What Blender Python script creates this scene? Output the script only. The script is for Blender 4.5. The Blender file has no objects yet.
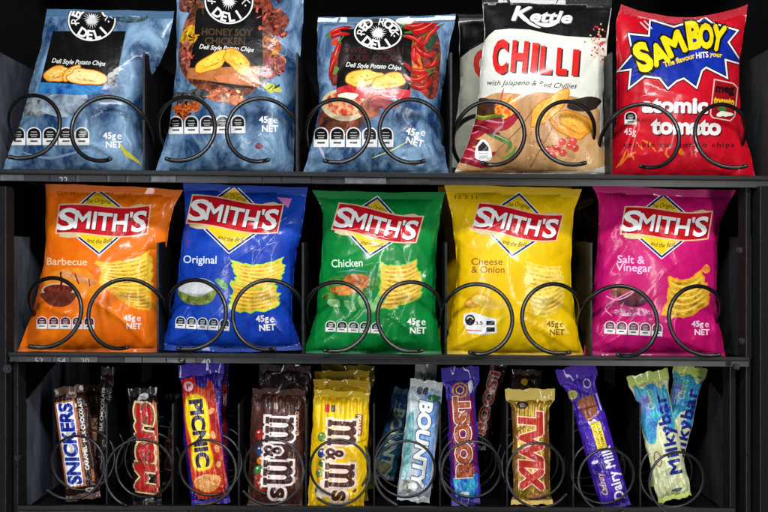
import bpy, math, random
import numpy as np
from mathutils import Vector, geometry

SC = bpy.context.scene
COL = SC.collection
D = 0.9                                    # metres from the camera to the plane y = 0

def ray(px, py, y):
    f = (D + y) / D / 1000.0
    return np.array([(px - 384.0) * f, y, (256.0 - py) * f])

# ------------------------------------------------------------------ materials
MATS = {}
def lin(c):
    c = [v / 255.0 for v in c]
    return tuple((v / 12.92 if v <= 0.04045 else ((v + 0.055) / 1.055) ** 2.4) for v in c) + (1.0,)

def nodes_of(name):
    m = bpy.data.materials.new(name); m.use_nodes = True
    nt = m.node_tree
    return m, nt, nt.nodes['Principled BSDF']

def film(col, col2=None, sc=120.0, rough=0.36, coat=0.42, metal=0.0, bump=1.0, ramp=(0.38, 0.62), stretch=(1, 1, 1), fine=False):
    """glossy printed plastic film: sRGB colour (optionally mottled with a second one) with crinkle bump"""
    key = (col, col2, sc, rough, coat, metal, bump, ramp, stretch, fine)
    if key in MATS: return MATS[key]
    m, nt, p = nodes_of('printed film')
    N, L = nt.nodes, nt.links
    tc = N.new('ShaderNodeTexCoord')
    p.inputs['Roughness'].default_value = rough
    p.inputs['Metallic'].default_value = metal
    p.inputs['Coat Weight'].default_value = coat
    p.inputs['Coat Roughness'].default_value = 0.13; p.inputs['Specular IOR Level'].default_value = 0.22
    if col2 is None:
        p.inputs['Base Color'].default_value = lin(col)
    else:
        mp = N.new('ShaderNodeMapping'); mp.inputs['Scale'].default_value = stretch
        L.new(tc.outputs['Object'], mp.inputs['Vector'])
        nz = N.new('ShaderNodeTexNoise'); nz.inputs['Scale'].default_value = sc
        nz.inputs['Detail'].default_value = 5.0; nz.inputs['Roughness'].default_value = 0.65; nz.inputs['Distortion'].default_value = 0.6
        L.new(mp.outputs['Vector'], nz.inputs['Vector'])
        rp = N.new('ShaderNodeValToRGB')
        rp.color_ramp.elements[0].position = ramp[0]; rp.color_ramp.elements[0].color = lin(col)
        rp.color_ramp.elements[1].position = ramp[1]; rp.color_ramp.elements[1].color = lin(col2)
        L.new(nz.outputs['Fac'], rp.inputs['Fac']); L.new(rp.outputs['Color'], p.inputs['Base Color'])
    # crinkles: broad soft folds + fine wrinkles
    n1 = N.new('ShaderNodeTexNoise'); n1.inputs['Scale'].default_value = 45 if not fine else 110
    n1.inputs['Detail'].default_value = 2.0; n1.inputs['Distortion'].default_value = 1.2
    n2 = N.new('ShaderNodeTexVoronoi'); n2.inputs['Scale'].default_value = 85 if not fine else 230
    n2.feature = 'SMOOTH_F1'; n2.inputs['Smoothness'].default_value = 0.6
    L.new(tc.outputs['Object'], n1.inputs['Vector'])
    wv = N.new('ShaderNodeVectorMath'); wv.operation = 'MULTIPLY_ADD'
    L.new(n1.outputs['Color'], wv.inputs[0]); wv.inputs[1].default_value = (0.02,) * 3
    L.new(tc.outputs['Object'], wv.inputs[2]); L.new(wv.outputs[0], n2.inputs['Vector'])
    n3 = N.new('ShaderNodeTexVoronoi'); n3.inputs['Scale'].default_value = 48 if not fine else 120; L.new(wv.outputs[0], n3.inputs['Vector'])
    nm = N.new('ShaderNodeTexNoise'); nm.inputs['Scale'].default_value = 16 if not fine else 30; nm.inputs['Detail'].default_value = 1.0; L.new(tc.outputs['Object'], nm.inputs['Vector'])
    mk = N.new('ShaderNodeMapRange'); mk.inputs['From Min'].default_value = 0.48; mk.inputs['From Max'].default_value = 0.62; L.new(nm.outputs['Fac'], mk.inputs['Value'])
    fc = N.new('ShaderNodeMath'); fc.operation = 'MULTIPLY'; L.new(n3.outputs['Distance'], fc.inputs[0]); L.new(mk.outputs['Result'], fc.inputs[1])
    a0 = N.new('ShaderNodeMath'); a0.operation = 'MULTIPLY_ADD'; L.new(fc.outputs[0], a0.inputs[0]); a0.inputs[1].default_value = 1.5; L.new(n1.outputs['Fac'], a0.inputs[2])
    ad = N.new('ShaderNodeMath'); ad.operation = 'MULTIPLY_ADD'
    L.new(n2.outputs['Distance'], ad.inputs[0]); ad.inputs[1].default_value = 0.25
    L.new(a0.outputs[0], ad.inputs[2])
    b = N.new('ShaderNodeBump'); b.inputs['Strength'].default_value = 0.34 * bump; b.inputs['Distance'].default_value = 0.0022 if not fine else 0.0012
    L.new(ad.outputs[0], b.inputs['Height'])
    L.new(b.outputs['Normal'], p.inputs['Normal'])
    b2 = N.new('ShaderNodeBump'); b2.inputs['Strength'].default_value = 0.16 * bump; b2.inputs['Distance'].default_value = b.inputs['Distance'].default_value
    L.new(a0.outputs[0], b2.inputs['Height']); L.new(b2.outputs['Normal'], p.inputs['Coat Normal'])
    MATS[key] = m
    return m

def seal_mat(col, n=900.0, axis='Z'):
    key = ('seal', col, n, axis)
    if key in MATS: return MATS[key]
    m, nt, p = nodes_of('crimped film'); N, L = nt.nodes, nt.links
    p.inputs['Base Color'].default_value = lin(col); p.inputs['Roughness'].default_value = 0.33
    p.inputs['Coat Weight'].default_value = 0.4
    tc = N.new('ShaderNodeTexCoord'); w = N.new('ShaderNodeTexWave'); w.inputs['Scale'].default_value = n / 3.0
    w.bands_direction = axis; w.inputs['Distortion'].default_value = 0.6; w.inputs['Detail'].default_value = 1
    L.new(tc.outputs['Object'], w.inputs['Vector'])
    nz = N.new('ShaderNodeTexNoise'); nz.inputs['Scale'].default_value = 60; L.new(tc.outputs['Object'], nz.inputs['Vector'])
    a = N.new('ShaderNodeMath'); a.operation = 'MULTIPLY_ADD'; L.new(nz.outputs['Fac'], a.inputs[0]); a.inputs[1].default_value = 4.0
    L.new(w.outputs['Fac'], a.inputs[2])
    b = N.new('ShaderNodeBump'); b.inputs['Strength'].default_value = 0.5; b.inputs['Distance'].default_value = 0.0006
    L.new(a.outputs[0], b.inputs['Height']); L.new(b.outputs['Normal'], p.inputs['Normal'])
    MATS[key] = m
    return m

def hard(name, col, rough=0.5, metal=0.0, col2=None, sc=60.0, bump=0.0, stretch=(1, 1, 1), coat=0.0, ramp=(0.35, 0.7)):
    key = (name, col, rough, metal, col2, sc, bump)
    if key in MATS: return MATS[key]
    m, nt, p = nodes_of(name); N, L = nt.nodes, nt.links
    p.inputs['Specular IOR Level'].default_value = 0.3 if rough > .35 else .5
    p.inputs['Roughness'].default_value = rough; p.inputs['Metallic'].default_value = metal; p.inputs['Coat Weight'].default_value = coat
    tc = N.new('ShaderNodeTexCoord'); mp = N.new('ShaderNodeMapping'); mp.inputs['Scale'].default_value = stretch
    L.new(tc.outputs['Object'], mp.inputs['Vector'])
    nz = N.new('ShaderNodeTexNoise'); nz.inputs['Scale'].default_value = sc; nz.inputs['Detail'].default_value = 8; nz.inputs['Roughness'].default_value = 0.7
    L.new(mp.outputs['Vector'], nz.inputs['Vector'])
    rp = N.new('ShaderNodeValToRGB'); rp.color_ramp.elements[0].position = ramp[0]; rp.color_ramp.elements[1].position = ramp[1]
    rp.color_ramp.elements[0].color = lin(col); rp.color_ramp.elements[1].color = lin(col2 or col)
    L.new(nz.outputs['Fac'], rp.inputs['Fac']); L.new(rp.outputs['Color'], p.inputs['Base Color'])
    mr = N.new('ShaderNodeMapRange'); mr.inputs['To Min'].default_value = max(0.05, rough - 0.08); mr.inputs['To Max'].default_value = min(1, rough + 0.15)
    L.new(nz.outputs['Fac'], mr.inputs['Value']); L.new(mr.outputs['Result'], p.inputs['Roughness'])
    if bump:
        b = N.new('ShaderNodeBump'); b.inputs['Strength'].default_value = bump; b.inputs['Distance'].default_value = 0.001
        L.new(nz.outputs['Fac'], b.inputs['Height']); L.new(b.outputs['Normal'], p.inputs['Normal'])
    MATS[key] = m
    return m

# ------------------------------------------------------------------ plain objects
def link_mesh(name, me, parent=None, loc=None):
    o = bpy.data.objects.new(name, me); COL.objects.link(o)
    if parent is not None: o.parent = parent
    if loc is not None: o.location = loc
    return o

def tag(o, label, cat, group=None):
    o['label'] = label; o['category'] = cat
    if group: o['group'] = group
    return o

def empty(name, loc, label, cat, group=None):
    o = bpy.data.objects.new(name, None); COL.objects.link(o); o.location = loc; o.empty_display_size = 0.02
    return tag(o, label, cat, group)

class MB:
    """collects boxes, tubes, prisms (thing-local metres) into one mesh"""
    def __init__(s): s.v = []; s.f = []; s.smooth = []
    def add(s, vs, fs, sm=False):
        n = len(s.v); s.v += [tuple(v) for v in vs]; s.f += [tuple(i + n for i in f) for f in fs]; s.smooth += [sm] * len(fs)
    def hexa(s, a):         # 8 corners: 4 bottom ring, 4 top ring
        s.add(a, [(0, 3, 2, 1), (4, 5, 6, 7), (0, 1, 5, 4), (1, 2, 6, 5), (2, 3, 7, 6), (3, 0, 4, 7)])
    def box(s, x0, x1, y0, y1, z0, z1):
        s.hexa([(x0, y0, z0), (x1, y0, z0), (x1, y1, z0), (x0, y1, z0), (x0, y0, z1), (x1, y0, z1), (x1, y1, z1), (x0, y1, z1)])
    def tube(s, pts, r, n=10, caps=True):
        pts = [Vector(p) for p in pts]; k = len(pts); rings = []
        up = Vector((0, 0, 1))
        prev = None
        for i, p in enumerate(pts):
            t = (pts[min(i + 1, k - 1)] - pts[max(i - 1, 0)]).normalized()
            if prev is None:
                a = t.cross(up)
                if a.length < 1e-4: a = t.cross(Vector((1, 0, 0)))
                a.normalize()
            else:
                a = (prev - t * prev.dot(t)).normalized()
            prev = a; b = t.cross(a)
            rr = r
            if caps and (i == 0 or i == k - 1): rr = r * 0.72
            rings.append([p + (a * math.cos(q) + b * math.sin(q)) * rr for q in [2 * math.pi * j / n for j in range(n)]])
        vs = [v for rg in rings for v in rg]
        fs = [(i * n + j, i * n + (j + 1) % n, (i + 1) * n + (j + 1) % n, (i + 1) * n + j) for i in range(k - 1) for j in range(n)]
        s.add(vs, fs, True)
        m = len(s.v) - len(vs)
        s.f.append(tuple(m + j for j in range(n))[::-1]); s.f.append(tuple(m + (k - 1) * n + j for j in range(n))); s.smooth += [False, False]
    def prism(s, pts, y0, y1):          # polygon in x,z pushed along y
        n = len(pts)
        s.add([(x, y0, z) for x, z in pts] + [(x, y1, z) for x, z in pts],
              [tuple(range(n)), tuple(range(2 * n - 1, n - 1, -1))] + [(i, i + n, (i + 1) % n + n, (i + 1) % n) for i in range(n)])
    def build(s, name, mat, parent=None, origin=(0, 0, 0), bevel=0.0):
        me = bpy.data.meshes.new(name)
        o3 = Vector(origin)
        me.from_pydata([tuple(Vector(v) - o3) for v in s.v], [], s.f); me.update()
        me.polygons.foreach_set('use_smooth', s.smooth); me.materials.append(mat)
        o = link_mesh(name, me, parent)
        if bevel:
            b = o.modifiers.new('bevel', 'BEVEL'); b.width = bevel; b.segments = 2; b.limit_method = 'ANGLE'
        return o

# ------------------------------------------------------------------ 2-D art (photo pixels, y down)
def tess(pts):
    pts = [(float(a), float(b)) for a, b in pts]
    idx = geometry.tessellate_polygon([[Vector((a, b, 0)) for a, b in pts]])
    P = np.array(pts)
    return P[np.array(idx, dtype=int)] if len(idx) else np.zeros((0, 3, 2))

def rot2(P, a, c=(0, 0)):
    P = np.asarray(P, float); c = np.array(c, float); a = math.radians(a)
    R = np.array([[math.cos(a), math.sin(a)], [-math.sin(a), math.cos(a)]])
    return (P - c) @ R + c

def ell(cx, cy, rx, ry, rot=0, n=28, a0=0, a1=360):
    t = np.radians(np.linspace(a0, a1, n, endpoint=(a1 - a0) < 360))
    return rot2(np.stack([cx + rx * np.cos(t), cy + ry * np.sin(t)], 1), rot, (cx, cy))

def blob(cx, cy, rx, ry, seed=0, n=26, rot=0, amp=0.12):
    r = random.Random(seed); ph = [r.uniform(0, 6.28) for _ in range(5)]
    t = np.linspace(0, 2 * math.pi, n, endpoint=False)
    k = 1 + sum(amp / (i + 1) * np.sin((i + 2) * t + ph[i]) for i in range(5))
    return rot2(np.stack([cx + rx * k * np.cos(t), cy + ry * k * np.sin(t)], 1), rot, (cx, cy))

def rrect(cx, cy, w, h, r=1.0, rot=0):
    pts = []
    for sx, sy, a in ((1, 1, 0), (-1, 1, 90), (-1, -1, 180), (1, -1, 270)):
        for k in range(4):
            t = math.radians(a + k * 30); pts.append((cx + sx * (w / 2 - r) + r * math.cos(t), cy + sy * (h / 2 - r) + r * math.sin(t)))
    return rot2(pts, rot, (cx, cy))

def smooth(pts, k=6, closed=False):
    P = np.array(pts, float); n = len(P); out = []
    rng = range(n if closed else n - 1)
    for i in rng:
        g = (lambda j: P[j % n]) if closed else (lambda j: P[min(max(j, 0), n - 1)])
        p0, p1, p2, p3 = g(i - 1), g(i), g(i + 1), g(i + 2)
        for j in range(k):
            t = j / k
            out.append(0.5 * ((2 * p1) + (-p0 + p2) * t + (2 * p0 - 5 * p1 + 4 * p2 - p3) * t * t + (-p0 + 3 * p1 - 3 * p2 + p3) * t ** 3))
    if not closed: out.append(P[-1])
    return np.array(out)

def stroke(pts, w, taper=None):
    """strip of quads along a polyline (no overlaps); taper = list of width factors"""
    P = np.array(pts, float); n = len(P)
    T = np.gradient(P, axis=0); T /= np.maximum(np.linalg.norm(T, axis=1, keepdims=True), 1e-9)
    Nn = np.stack([-T[:, 1], T[:, 0]], 1)
    ww = np.full(n, w / 2.0)
    if taper is not None: ww = ww * np.interp(np.linspace(0, 1, n), np.linspace(0, 1, len(taper)), taper)
    A, B = P + Nn * ww[:, None], P - Nn * ww[:, None]
    t = []
    for i in range(n - 1):
        t.append([A[i], B[i], B[i + 1]]); t.append([A[i], B[i + 1], A[i + 1]])
    return np.array(t)

def offset(pts, d):
    P = np.array(pts, float); n = len(P)
    area = 0.5 * np.sum(P[:, 0] * np.roll(P[:, 1], -1) - np.roll(P[:, 0], -1) * P[:, 1])
    s = 1 if area > 0 else -1
    out = []
    for i in range(n):
        a, b, c = P[i - 1], P[i], P[(i + 1) % n]
        e1 = (b - a) / max(np.linalg.norm(b - a), 1e-9); e2 = (c - b) / max(np.linalg.norm(c - b), 1e-9)
        n1 = np.array([e1[1], -e1[0]]) * s; n2 = np.array([e2[1], -e2[0]]) * s
        m = n1 + n2; l = np.linalg.norm(m)
        m = n1 if l < 1e-6 else m / l
        k = 1.0 / max(m @ n1, 0.42)
        out.append(b + m * d * k)
    return np.array(out)

def ring(cx, cy, rx, ry, w, rot=0, n=48):
    o, i = ell(cx, cy, rx, ry, rot, n), ell(cx, cy, rx - w, ry - w, rot, n)
    t = []
    for k in range(n):
        j = (k + 1) % n; t.append([o[k], i[k], i[j]]); t.append([o[k], i[j], o[j]])
    return np.array(t)

GL = {}
def raw_text(s, bold):
    k = (s, bold)
    if k not in GL:
        cu = bpy.data.curves.new('t', 'FONT'); cu.body = s; cu.size = 1.0; cu.offset = bold; cu.resolution_u = 3; cu.fill_mode = 'FRONT'
        ob = bpy.data.objects.new('t', cu)
        me = ob.to_mesh()
        me.calc_loop_triangles()
        nv = len(me.vertices)
        co = np.zeros(nv * 3); me.vertices.foreach_get('co', co); co = co.reshape(-1, 3)[:, :2]
        tr = np.zeros(len(me.loop_triangles) * 3, dtype=np.int32)
        me.loop_triangles.foreach_get('vertices', tr)
        tri = co[tr.reshape(-1, 3)] if nv else np.zeros((0, 3, 2))
        ob.to_mesh_clear(); bpy.data.objects.remove(ob); bpy.data.curves.remove(cu)
        GL[k] = tri
    return GL[k]
def adv(c):
    if c == ' ': return 0.26
    a = raw_text('H' + c + 'H', 0.0); b = raw_text('HH', 0.0)
    return (a[..., 0].max() - a[..., 0].min()) - (b[..., 0].max() - b[..., 0].min())
_cap = []
def cap():
    if not _cap: _cap.append(raw_text('H', 0.0)[..., 1].max())
    return _cap[0]

def text(s, cx, cy, w, h, rot=0, bold=0.0, shear=0.0, warp=None, space=0.0, sizes=None):
    """list of per-character triangle sets; string fitted to width w and capital height h, centred at cx,cy.
    warp(u) -> (dy, vertical scale) with u in -1..1 along the string; sizes: per-character scale"""
    x = 0.0; out = []; lo, hi = 1e9, -1e9
    for i, c in enumerate(s):
        k = sizes[i] if sizes else 1.0
        if bold > .012 and c in 'MWNVAKXYZkyvwxzm&4Rr':       # sharp corners: thicken with shifted copies
            b0 = raw_text(c, 0.0); cp = [b0]
            for q in range(6): cp.append(b0 + bold * np.array([math.cos(q * 1.0472 + .5), math.sin(q * 1.0472 + .5)]))
        else: cp = [raw_text(c, bold)]
        for t in (cp if c != ' ' else []):
            t = t.copy() * k; t[..., 0] += x
            lo = min(lo, raw_text(c, 0.0)[..., 0].min() * k + x); hi = max(hi, raw_text(c, 0.0)[..., 0].max() * k + x)
            out.append(t)
        x += adv(c) * k + space
    H = cap()
    kx = (w / (hi - lo)) if w else h / H
    res = []
    for t in out:
        q = t.copy()
        X = (q[..., 0] - (lo + hi) / 2) * kx; Y = (q[..., 1] / H - 0.5) * h
        X = X + shear * Y
        if warp:
            dy, sc = warp(X / ((hi - lo) * kx / 2)); Y = Y * sc + dy
        res.append(rot2(np.stack([X, -Y], -1).reshape(-1, 2), rot).reshape(-1, 3, 2) + np.array([cx, cy]))
    return res

def arctext(s, cx, cy, rx, ry, h, a_mid, step, inside=False, bold=0.02, rot=0):
    """characters on an ellipse; a_mid in degrees clockwise from the top"""
    res = []
    for i, c in enumerate(s):
        if c == ' ': continue
        a = a_mid + (i - (len(s) - 1) / 2) * step * (-1 if inside else 1)
        ar = math.radians(a)
        x, y = cx + rx * math.sin(ar), cy - ry * math.cos(ar)
        t = text(c, 0, 0, None, h, bold=bold)[0]
        t = rot2(t.reshape(-1, 2), a + (180 if inside else 0)).reshape(-1, 3, 2) + np.array([x, y])
        res.append(rot2(t.reshape(-1, 2), rot, (cx, cy)).reshape(-1, 3, 2))
    return res

def cut(T, n, g):
    n = np.array(n, float)
    done = []
    while len(T):
        d = T @ n / g
        lo = np.floor(d.min(1) + 1e-5); hi = np.ceil(d.max(1) - 1e-5)
        need = (hi - lo) > 1.5
        done.append(T[~need]); T = T[need]
        if not len(T): break
        d = d[need]; k = np.round((lo[need] + hi[need]) / 2.0 + 1e-9)
        dd = d - k[:, None]; pos = dd >= 0
        cnt = pos.sum(1)
        lone = np.where(cnt == 1, pos.argmax(1), (~pos).argmax(1))
        r = np.arange(len(T))
        A, B, C = T[r, lone], T[r, (lone + 1) % 3], T[r, (lone + 2) % 3]
        a, b, c = dd[r, lone], dd[r, (lone + 1) % 3], dd[r, (lone + 2) % 3]
        tb = np.clip(a / np.where(abs(a - b) < 1e-12, 1e-12, a - b), 0, 1)[:, None]; tc = np.clip(a / np.where(abs(a - c) < 1e-12, 1e-12, a - c), 0, 1)[:, None]
        Pp, Q = A + (B - A) * tb, A + (C - A) * tc
        T = np.concatenate([np.stack([A, Pp, Q], 1), np.stack([Pp, B, C], 1), np.stack([Pp, C, Q], 1)])
        ar = abs((T[:, 1, 0] - T[:, 0, 0]) * (T[:, 2, 1] - T[:, 0, 1]) - (T[:, 2, 0] - T[:, 0, 0]) * (T[:, 1, 1] - T[:, 0, 1]))
        T = T[ar > 1e-7]
    return np.concatenate(done) if done else T

# ------------------------------------------------------------------ a filled film pack (chip bag or candy bar)
class Pack:
    def __init__(s, L, R, y0=0.031, H=0.028, Hb=0.02, lean=0.012, seed=0, g=2.5, frame=(0, 0, 0), sag=(0, 0), crease=1.0, ncr=26,
                 px=0.62, pt=0.55, seals=(0.045, 0.03), pleat=1.0, twist=0.0, crw=4.0, rag=0.35, edge=0.5, corner=1.0):
        s.L = np.array(L, float); s.R = np.array(R, float); s.y0 = y0; s.H = H; s.Hb = Hb; s.lean = lean; s.g = g
        s.frame = frame; s.sag = sag; s.px = px; s.pt = pt; s.seals = seals; s.pl = pleat; s.twist = twist; s.trim = seals[0] * .25
        s.ccx = (s.L[:, 0].mean() + s.R[:, 0].mean()) / 2
        r = random.Random(seed); s.cr = []
        s.rag = rag; s.edge = edge
        x0, x1, ya, yb = s.L[:, 0].min(), s.R[:, 0].max(), s.L[0, 1], s.L[-1, 1]
        w, h = x1 - x0, yb - ya
        for i in range(ncr):
            if i % 2 == 0:      # from the seals and sides inward
                edge = r.choice('tbblr'); 
                if edge in 'tb':
                    x = r.uniform(x0, x1); y = ya + 0.07 * h if edge == 't' else yb - 0.08 * h; a = math.pi / 2 + r.uniform(-.7, .7)
                else:
                    x = x0 + .12 * w if edge == 'l' else x1 - .12 * w; y = r.uniform(ya, yb); a = r.uniform(-.8, .8)
            else:
                x, y, a = r.uniform(x0, x1), r.uniform(ya, yb), r.uniform(0, math.pi)
            s.cr.append((x, y, a, r.uniform(.10, .26) * h, r.uniform(.7, 1.6) * crw * (w / 140) ** .5, r.choice((-1, 1, 1)) * r.uniform(.25, 1) * 0.0023 * crease))
        s.ph = [r.uniform(0, 6.28) for _ in range(10)]
        for (qx, qy, dx, dy, k) in ((s.L[-1, 0], yb, 1, -1, 1.0), (s.R[-1, 0], yb, -1, -1, 1.0), (s.L[0, 0], ya, 1, 1, .6), (s.R[0, 0], ya, -1, 1, .6)):
            for q in range(3):      # folds fanning out of the corners
                a = math.atan2(dy * r.uniform(.25, 1.5) * h / w, dx * 1.0)
                ln = r.uniform(.14, .24) * w * k
                s.cr.append((qx + math.cos(a) * ln * 1.25, qy + math.sin(a) * ln * 1.25, a, ln, 2.6 * (w / 140) ** .5, r.choice((-1, 1)) * r.uniform(.8, 1.5) * .0016 * crease * corner * k))
        s.parts = []; s.cur = None
        s._grid(x0, x1, min(ya, s.R[0, 1]), max(yb, s.R[-1, 1]))
    def Lx(s, y): return np.interp(y, s._Ls[:, 1], s._Ls[:, 0])
    def Rx(s, y): return np.interp(y, s._Rs[:, 1], s._Rs[:, 0])
    def topy(s, x):
        u = np.clip((x - s.L[0, 0]) / (s.R[0, 0] - s.L[0, 0]), 0, 1)
        rg = s.rag * (np.sin(u * 13 + s.ph[6]) + .6 * np.sin(u * 31 + s.ph[7]) + .35 * np.sin(u * 150)) * np.clip(np.minimum(u, 1 - u) * 12, 0, 1)
        return s.L[0, 1] + (s.R[0, 1] - s.L[0, 1]) * u + s.sag[0] * 4 * u * (1 - u) + rg
    def boty(s, x):
        u = np.clip((x - s.L[-1, 0]) / (s.R[-1, 0] - s.L[-1, 0]), 0, 1)
        rg = s.rag * (np.sin(u * 11 + s.ph[7]) + .6 * np.sin(u * 27 + s.ph[6]) + .35 * np.sin(u * 140)) * np.clip(np.minimum(u, 1 - u) * 12, 0, 1)
        return s.L[-1, 1] + (s.R[-1, 1] - s.L[-1, 1]) * u + s.sag[1] * 4 * u * (1 - u) + rg
    def st(s, x, y):
        l, r = s.Lx(y), s.Rx(y); a, b = s.topy(x), s.boty(x)
        return np.clip((x - l) / (r - l), 0, 1), np.clip((y - a) / (b - a), 0, 1)
    def depth(s, x, y, back=False):
        S, T = s.st(x, y)
        a = np.clip(4 * S * (1 - S), 0, 1)
        tt = np.clip((T - s.seals[0]) / (1 - s.seals[0] - s.seals[1]), 0, 1)
        b = np.sin(math.pi * tt ** 1.12)
        b = np.clip(b, 0, 1)
        env = a ** s.px * b ** s.pt
        base = s.y0 + s.lean * (1 - T) + s.twist * (S - 0.5) * (0.5 - T)
        if back: return base + s.Hb * env
        h = s.H * env
        e2 = np.clip(env * 2.5, 0, 1)
        for (cx, cy, an, ln, wd, am) in s.cr:
            dx, dy = x - cx, y - cy
            u = dx * math.cos(an) + dy * math.sin(an); v = -dx * math.sin(an) + dy * math.cos(an) + 0.004 * u * u
            h = h + am * e2 * np.exp(-(u / ln) ** 2) * np.exp(-np.sqrt((v / wd) ** 2 + 0.05))
        W = s.R[0, 0] - s.L[0, 0]
        n1 = 5.0 + 2.5 * math.sin(s.ph[0])
        pl = np.sin(S * n1 * 6.283 + s.ph[1] + 1.5 * np.sin(S * 9 + s.ph[2])) * np.exp(-tt * 9) * np.clip(tt * 30, 0, 1)
        pb = np.sin(S * (n1 + 1) * 6.283 + s.ph[3] + 1.5 * np.sin(S * 8 + s.ph[4])) * np.exp(-(1 - tt) * 10) * np.clip((1 - tt) * 30, 0, 1)
        h = h + (pl + pb) * 0.0016 * s.pl * (W / 140) * np.clip(a * 3, 0, 1)
        # a little wave of the seals themselves
        wv = 0.0022 * s.pl * (W / 140) * np.sin(S * 7 + s.ph[5]) * (np.exp(-T * 12) + np.exp(-(1 - T) * 12))
        return base - h + wv
    def world(s, x, y, back=False):
        dep = s.depth(x, y, back)
        cx, cy, a = s.frame
        if a or cx or cy:
            ar = math.radians(a); X = cx + x * math.cos(ar) - y * math.sin(ar); Y = cy + x * math.sin(ar) + y * math.cos(ar)
        else: X, Y = x, y
        f = (D + dep) / D / 1000.0
        return np.stack([(X - 384.0) * f, dep, (256.0 - Y) * f], -1)
    def _grid(s, x0, x1, ya, yb):
        s._Ls = smooth(s.L, 10); s._Rs = smooth(s.R, 10)
        for A, k in ((s._Ls, 0), (s._Rs, 1)):
            f = (A[:, 1] - A[0, 1]) / (A[-1, 1] - A[0, 1])
            A[:, 0] += s.edge * (np.sin(f * 17 + s.ph[8 + k]) + .7 * np.sin(f * 41 + s.ph[k])) * np.clip(np.minimum(f, 1 - f) * 10, 0, 1)
        g = s.g
        s.i0 = math.floor(x0 / g) - 3; s.j0 = math.floor((ya - abs(s.sag[0]) - 2) / g) - 3
        s.ni = math.ceil(x1 / g) + 4 - s.i0; s.nj = math.ceil((yb + abs(s.sag[1]) + 2) / g) + 4 - s.j0
        X, Y = np.meshgrid((np.arange(s.ni) + s.i0) * g, (np.arange(s.nj) + s.j0) * g, indexing='ij')
        def field(back):
            P = s.world(X, Y, back); e = 0.35
            dx = s.world(X + e, Y, back) - s.world(X - e, Y, back); dy = s.world(X, Y + e, back) - s.world(X, Y - e, back)
            n = np.cross(dx, dy); n /= np.linalg.norm(n, axis=-1, keepdims=True)
            n = np.where((n[..., 1:2] > 0) != back, -n, n)
            return P, n
        s.G = {False: field(False), True: field(True)}
    def F(s, p, back=False):
        q = p / s.g - np.array([s.i0, s.j0]); 
        i = np.clip(np.floor(q[:, 0]).astype(int), 0, s.ni - 2); j = np.clip(np.floor(q[:, 1]).astype(int), 0, s.nj - 2)
        u = (q[:, 0] - i)[:, None]; v = (q[:, 1] - j)[:, None]
        out = []
        for A in s.G[back]:
            lo = A[i, j] + u * (A[i + 1, j] - A[i, j]) + v * (A[i, j + 1] - A[i, j])
            hi = A[i + 1, j + 1] + (1 - u) * (A[i, j + 1] - A[i + 1, j + 1]) + (1 - v) * (A[i + 1, j] - A[i + 1, j + 1])
            out.append(np.where(u + v <= 1, lo, hi))
        n = out[1] / np.linalg.norm(out[1], axis=-1, keepdims=True)
        return out[0], n
    # ---- art
    def part(s, name, lvl=1, label=None):
        s.cur = {'name': name, 'shapes': [], 'label': label}; s.parts.append(s.cur); s.lvl = lvl
        return s
    def add(s, shape, mat, lvl=None):
        """shape: polygon Nx2, triangles Nx3x2, or a list of triangle sets (alternating tiny lifts)"""
        if lvl is not None: s.lvl = lvl
        if isinstance(shape, list) and len(shape) and isinstance(shape[0], np.ndarray) and shape[0].ndim == 3:
            for k, t in enumerate(shape): s.cur['shapes'].append((t, mat, s.lvl + 0.1 * (k % 9)))
        else:
            a = np.asarray(shape, float)
            if a.ndim == 2: a = tess(a)
            s.cur['shapes'].append((a, mat, s.lvl))
        s.lvl += 1
        return s
    def _mesh(s, name, shapes, parent, origin, back=False, clip=None):
        mats = []; P = []; Nn = []; M = []
        for T, mat, lv in shapes:
            if mat not in mats: mats.append(mat)
            if not len(T): continue
            if not back: T = cut(cut(cut(T, (1, 0), s.g), (0, 1), s.g), (1, 1), s.g)
            if lv > 0 and not back:      # print stays on the film: trim it to the pack's outline
                q = T.reshape(-1, 2); e = .25
                l, r_ = s.Lx(q[:, 1]) + e, s.Rx(q[:, 1]) - e; a, b = s.topy(q[:, 0]) + e, s.boty(q[:, 0]) - e
                a = a + (b - a) * (s.trim if lv > 1.9 else 0)
                out = ((q[:, 0] < l) | (q[:, 0] > r_) | (q[:, 1] < a) | (q[:, 1] > b)).reshape(-1, 3).all(1)
                q = np.stack([np.clip(q[:, 0], l, r_), np.clip(q[:, 1], a, b)], 1)
                T = q.reshape(-1, 3, 2)[~out]
                if not len(T): continue
            p, n = s.F(T.reshape(-1, 2), back)
            p = p + np.array([0, -1, 0]) * (lv * 4e-5) * (-1 if back else 1)
            P.append(p.reshape(-1, 3, 3)); Nn.append(n.reshape(-1, 3, 3)); M += [mats.index(mat)] * len(T)
        P = np.concatenate(P); Nn = np.concatenate(Nn); M = np.array(M)
        # consistent winding towards the normal
        fn = np.cross(P[:, 1] - P[:, 0], P[:, 2] - P[:, 0]); fl = np.einsum('ij,ij->i', fn, Nn[:, 0]) < 0
        P[fl] = P[fl][:, ::-1]; Nn[fl] = Nn[fl][:, ::-1]
        P = P - np.array(origin)
        key = np.round(P.reshape(-1, 3) * 2e6).astype(np.int64)
        uq, first, inv = np.unique(key, axis=0, return_index=True, return_inverse=True); inv = inv.reshape(-1)
        V = P.reshape(-1, 3)[first]; VN = Nn.reshape(-1, 3)[first]
        F = inv.reshape(-1, 3)
        ok = (F[:, 0] != F[:, 1]) & (F[:, 1] != F[:, 2]) & (F[:, 0] != F[:, 2]); F = F[ok]; M = M[ok]
        srt = np.sort(F, 1); _, fi = np.unique(srt, axis=0, return_index=True); fi.sort(); F = F[fi]; M = M[fi]
        me = bpy.data.meshes.new(name)
        me.vertices.add(len(V)); me.vertices.foreach_set('co', V.astype(np.float32).ravel())
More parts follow.
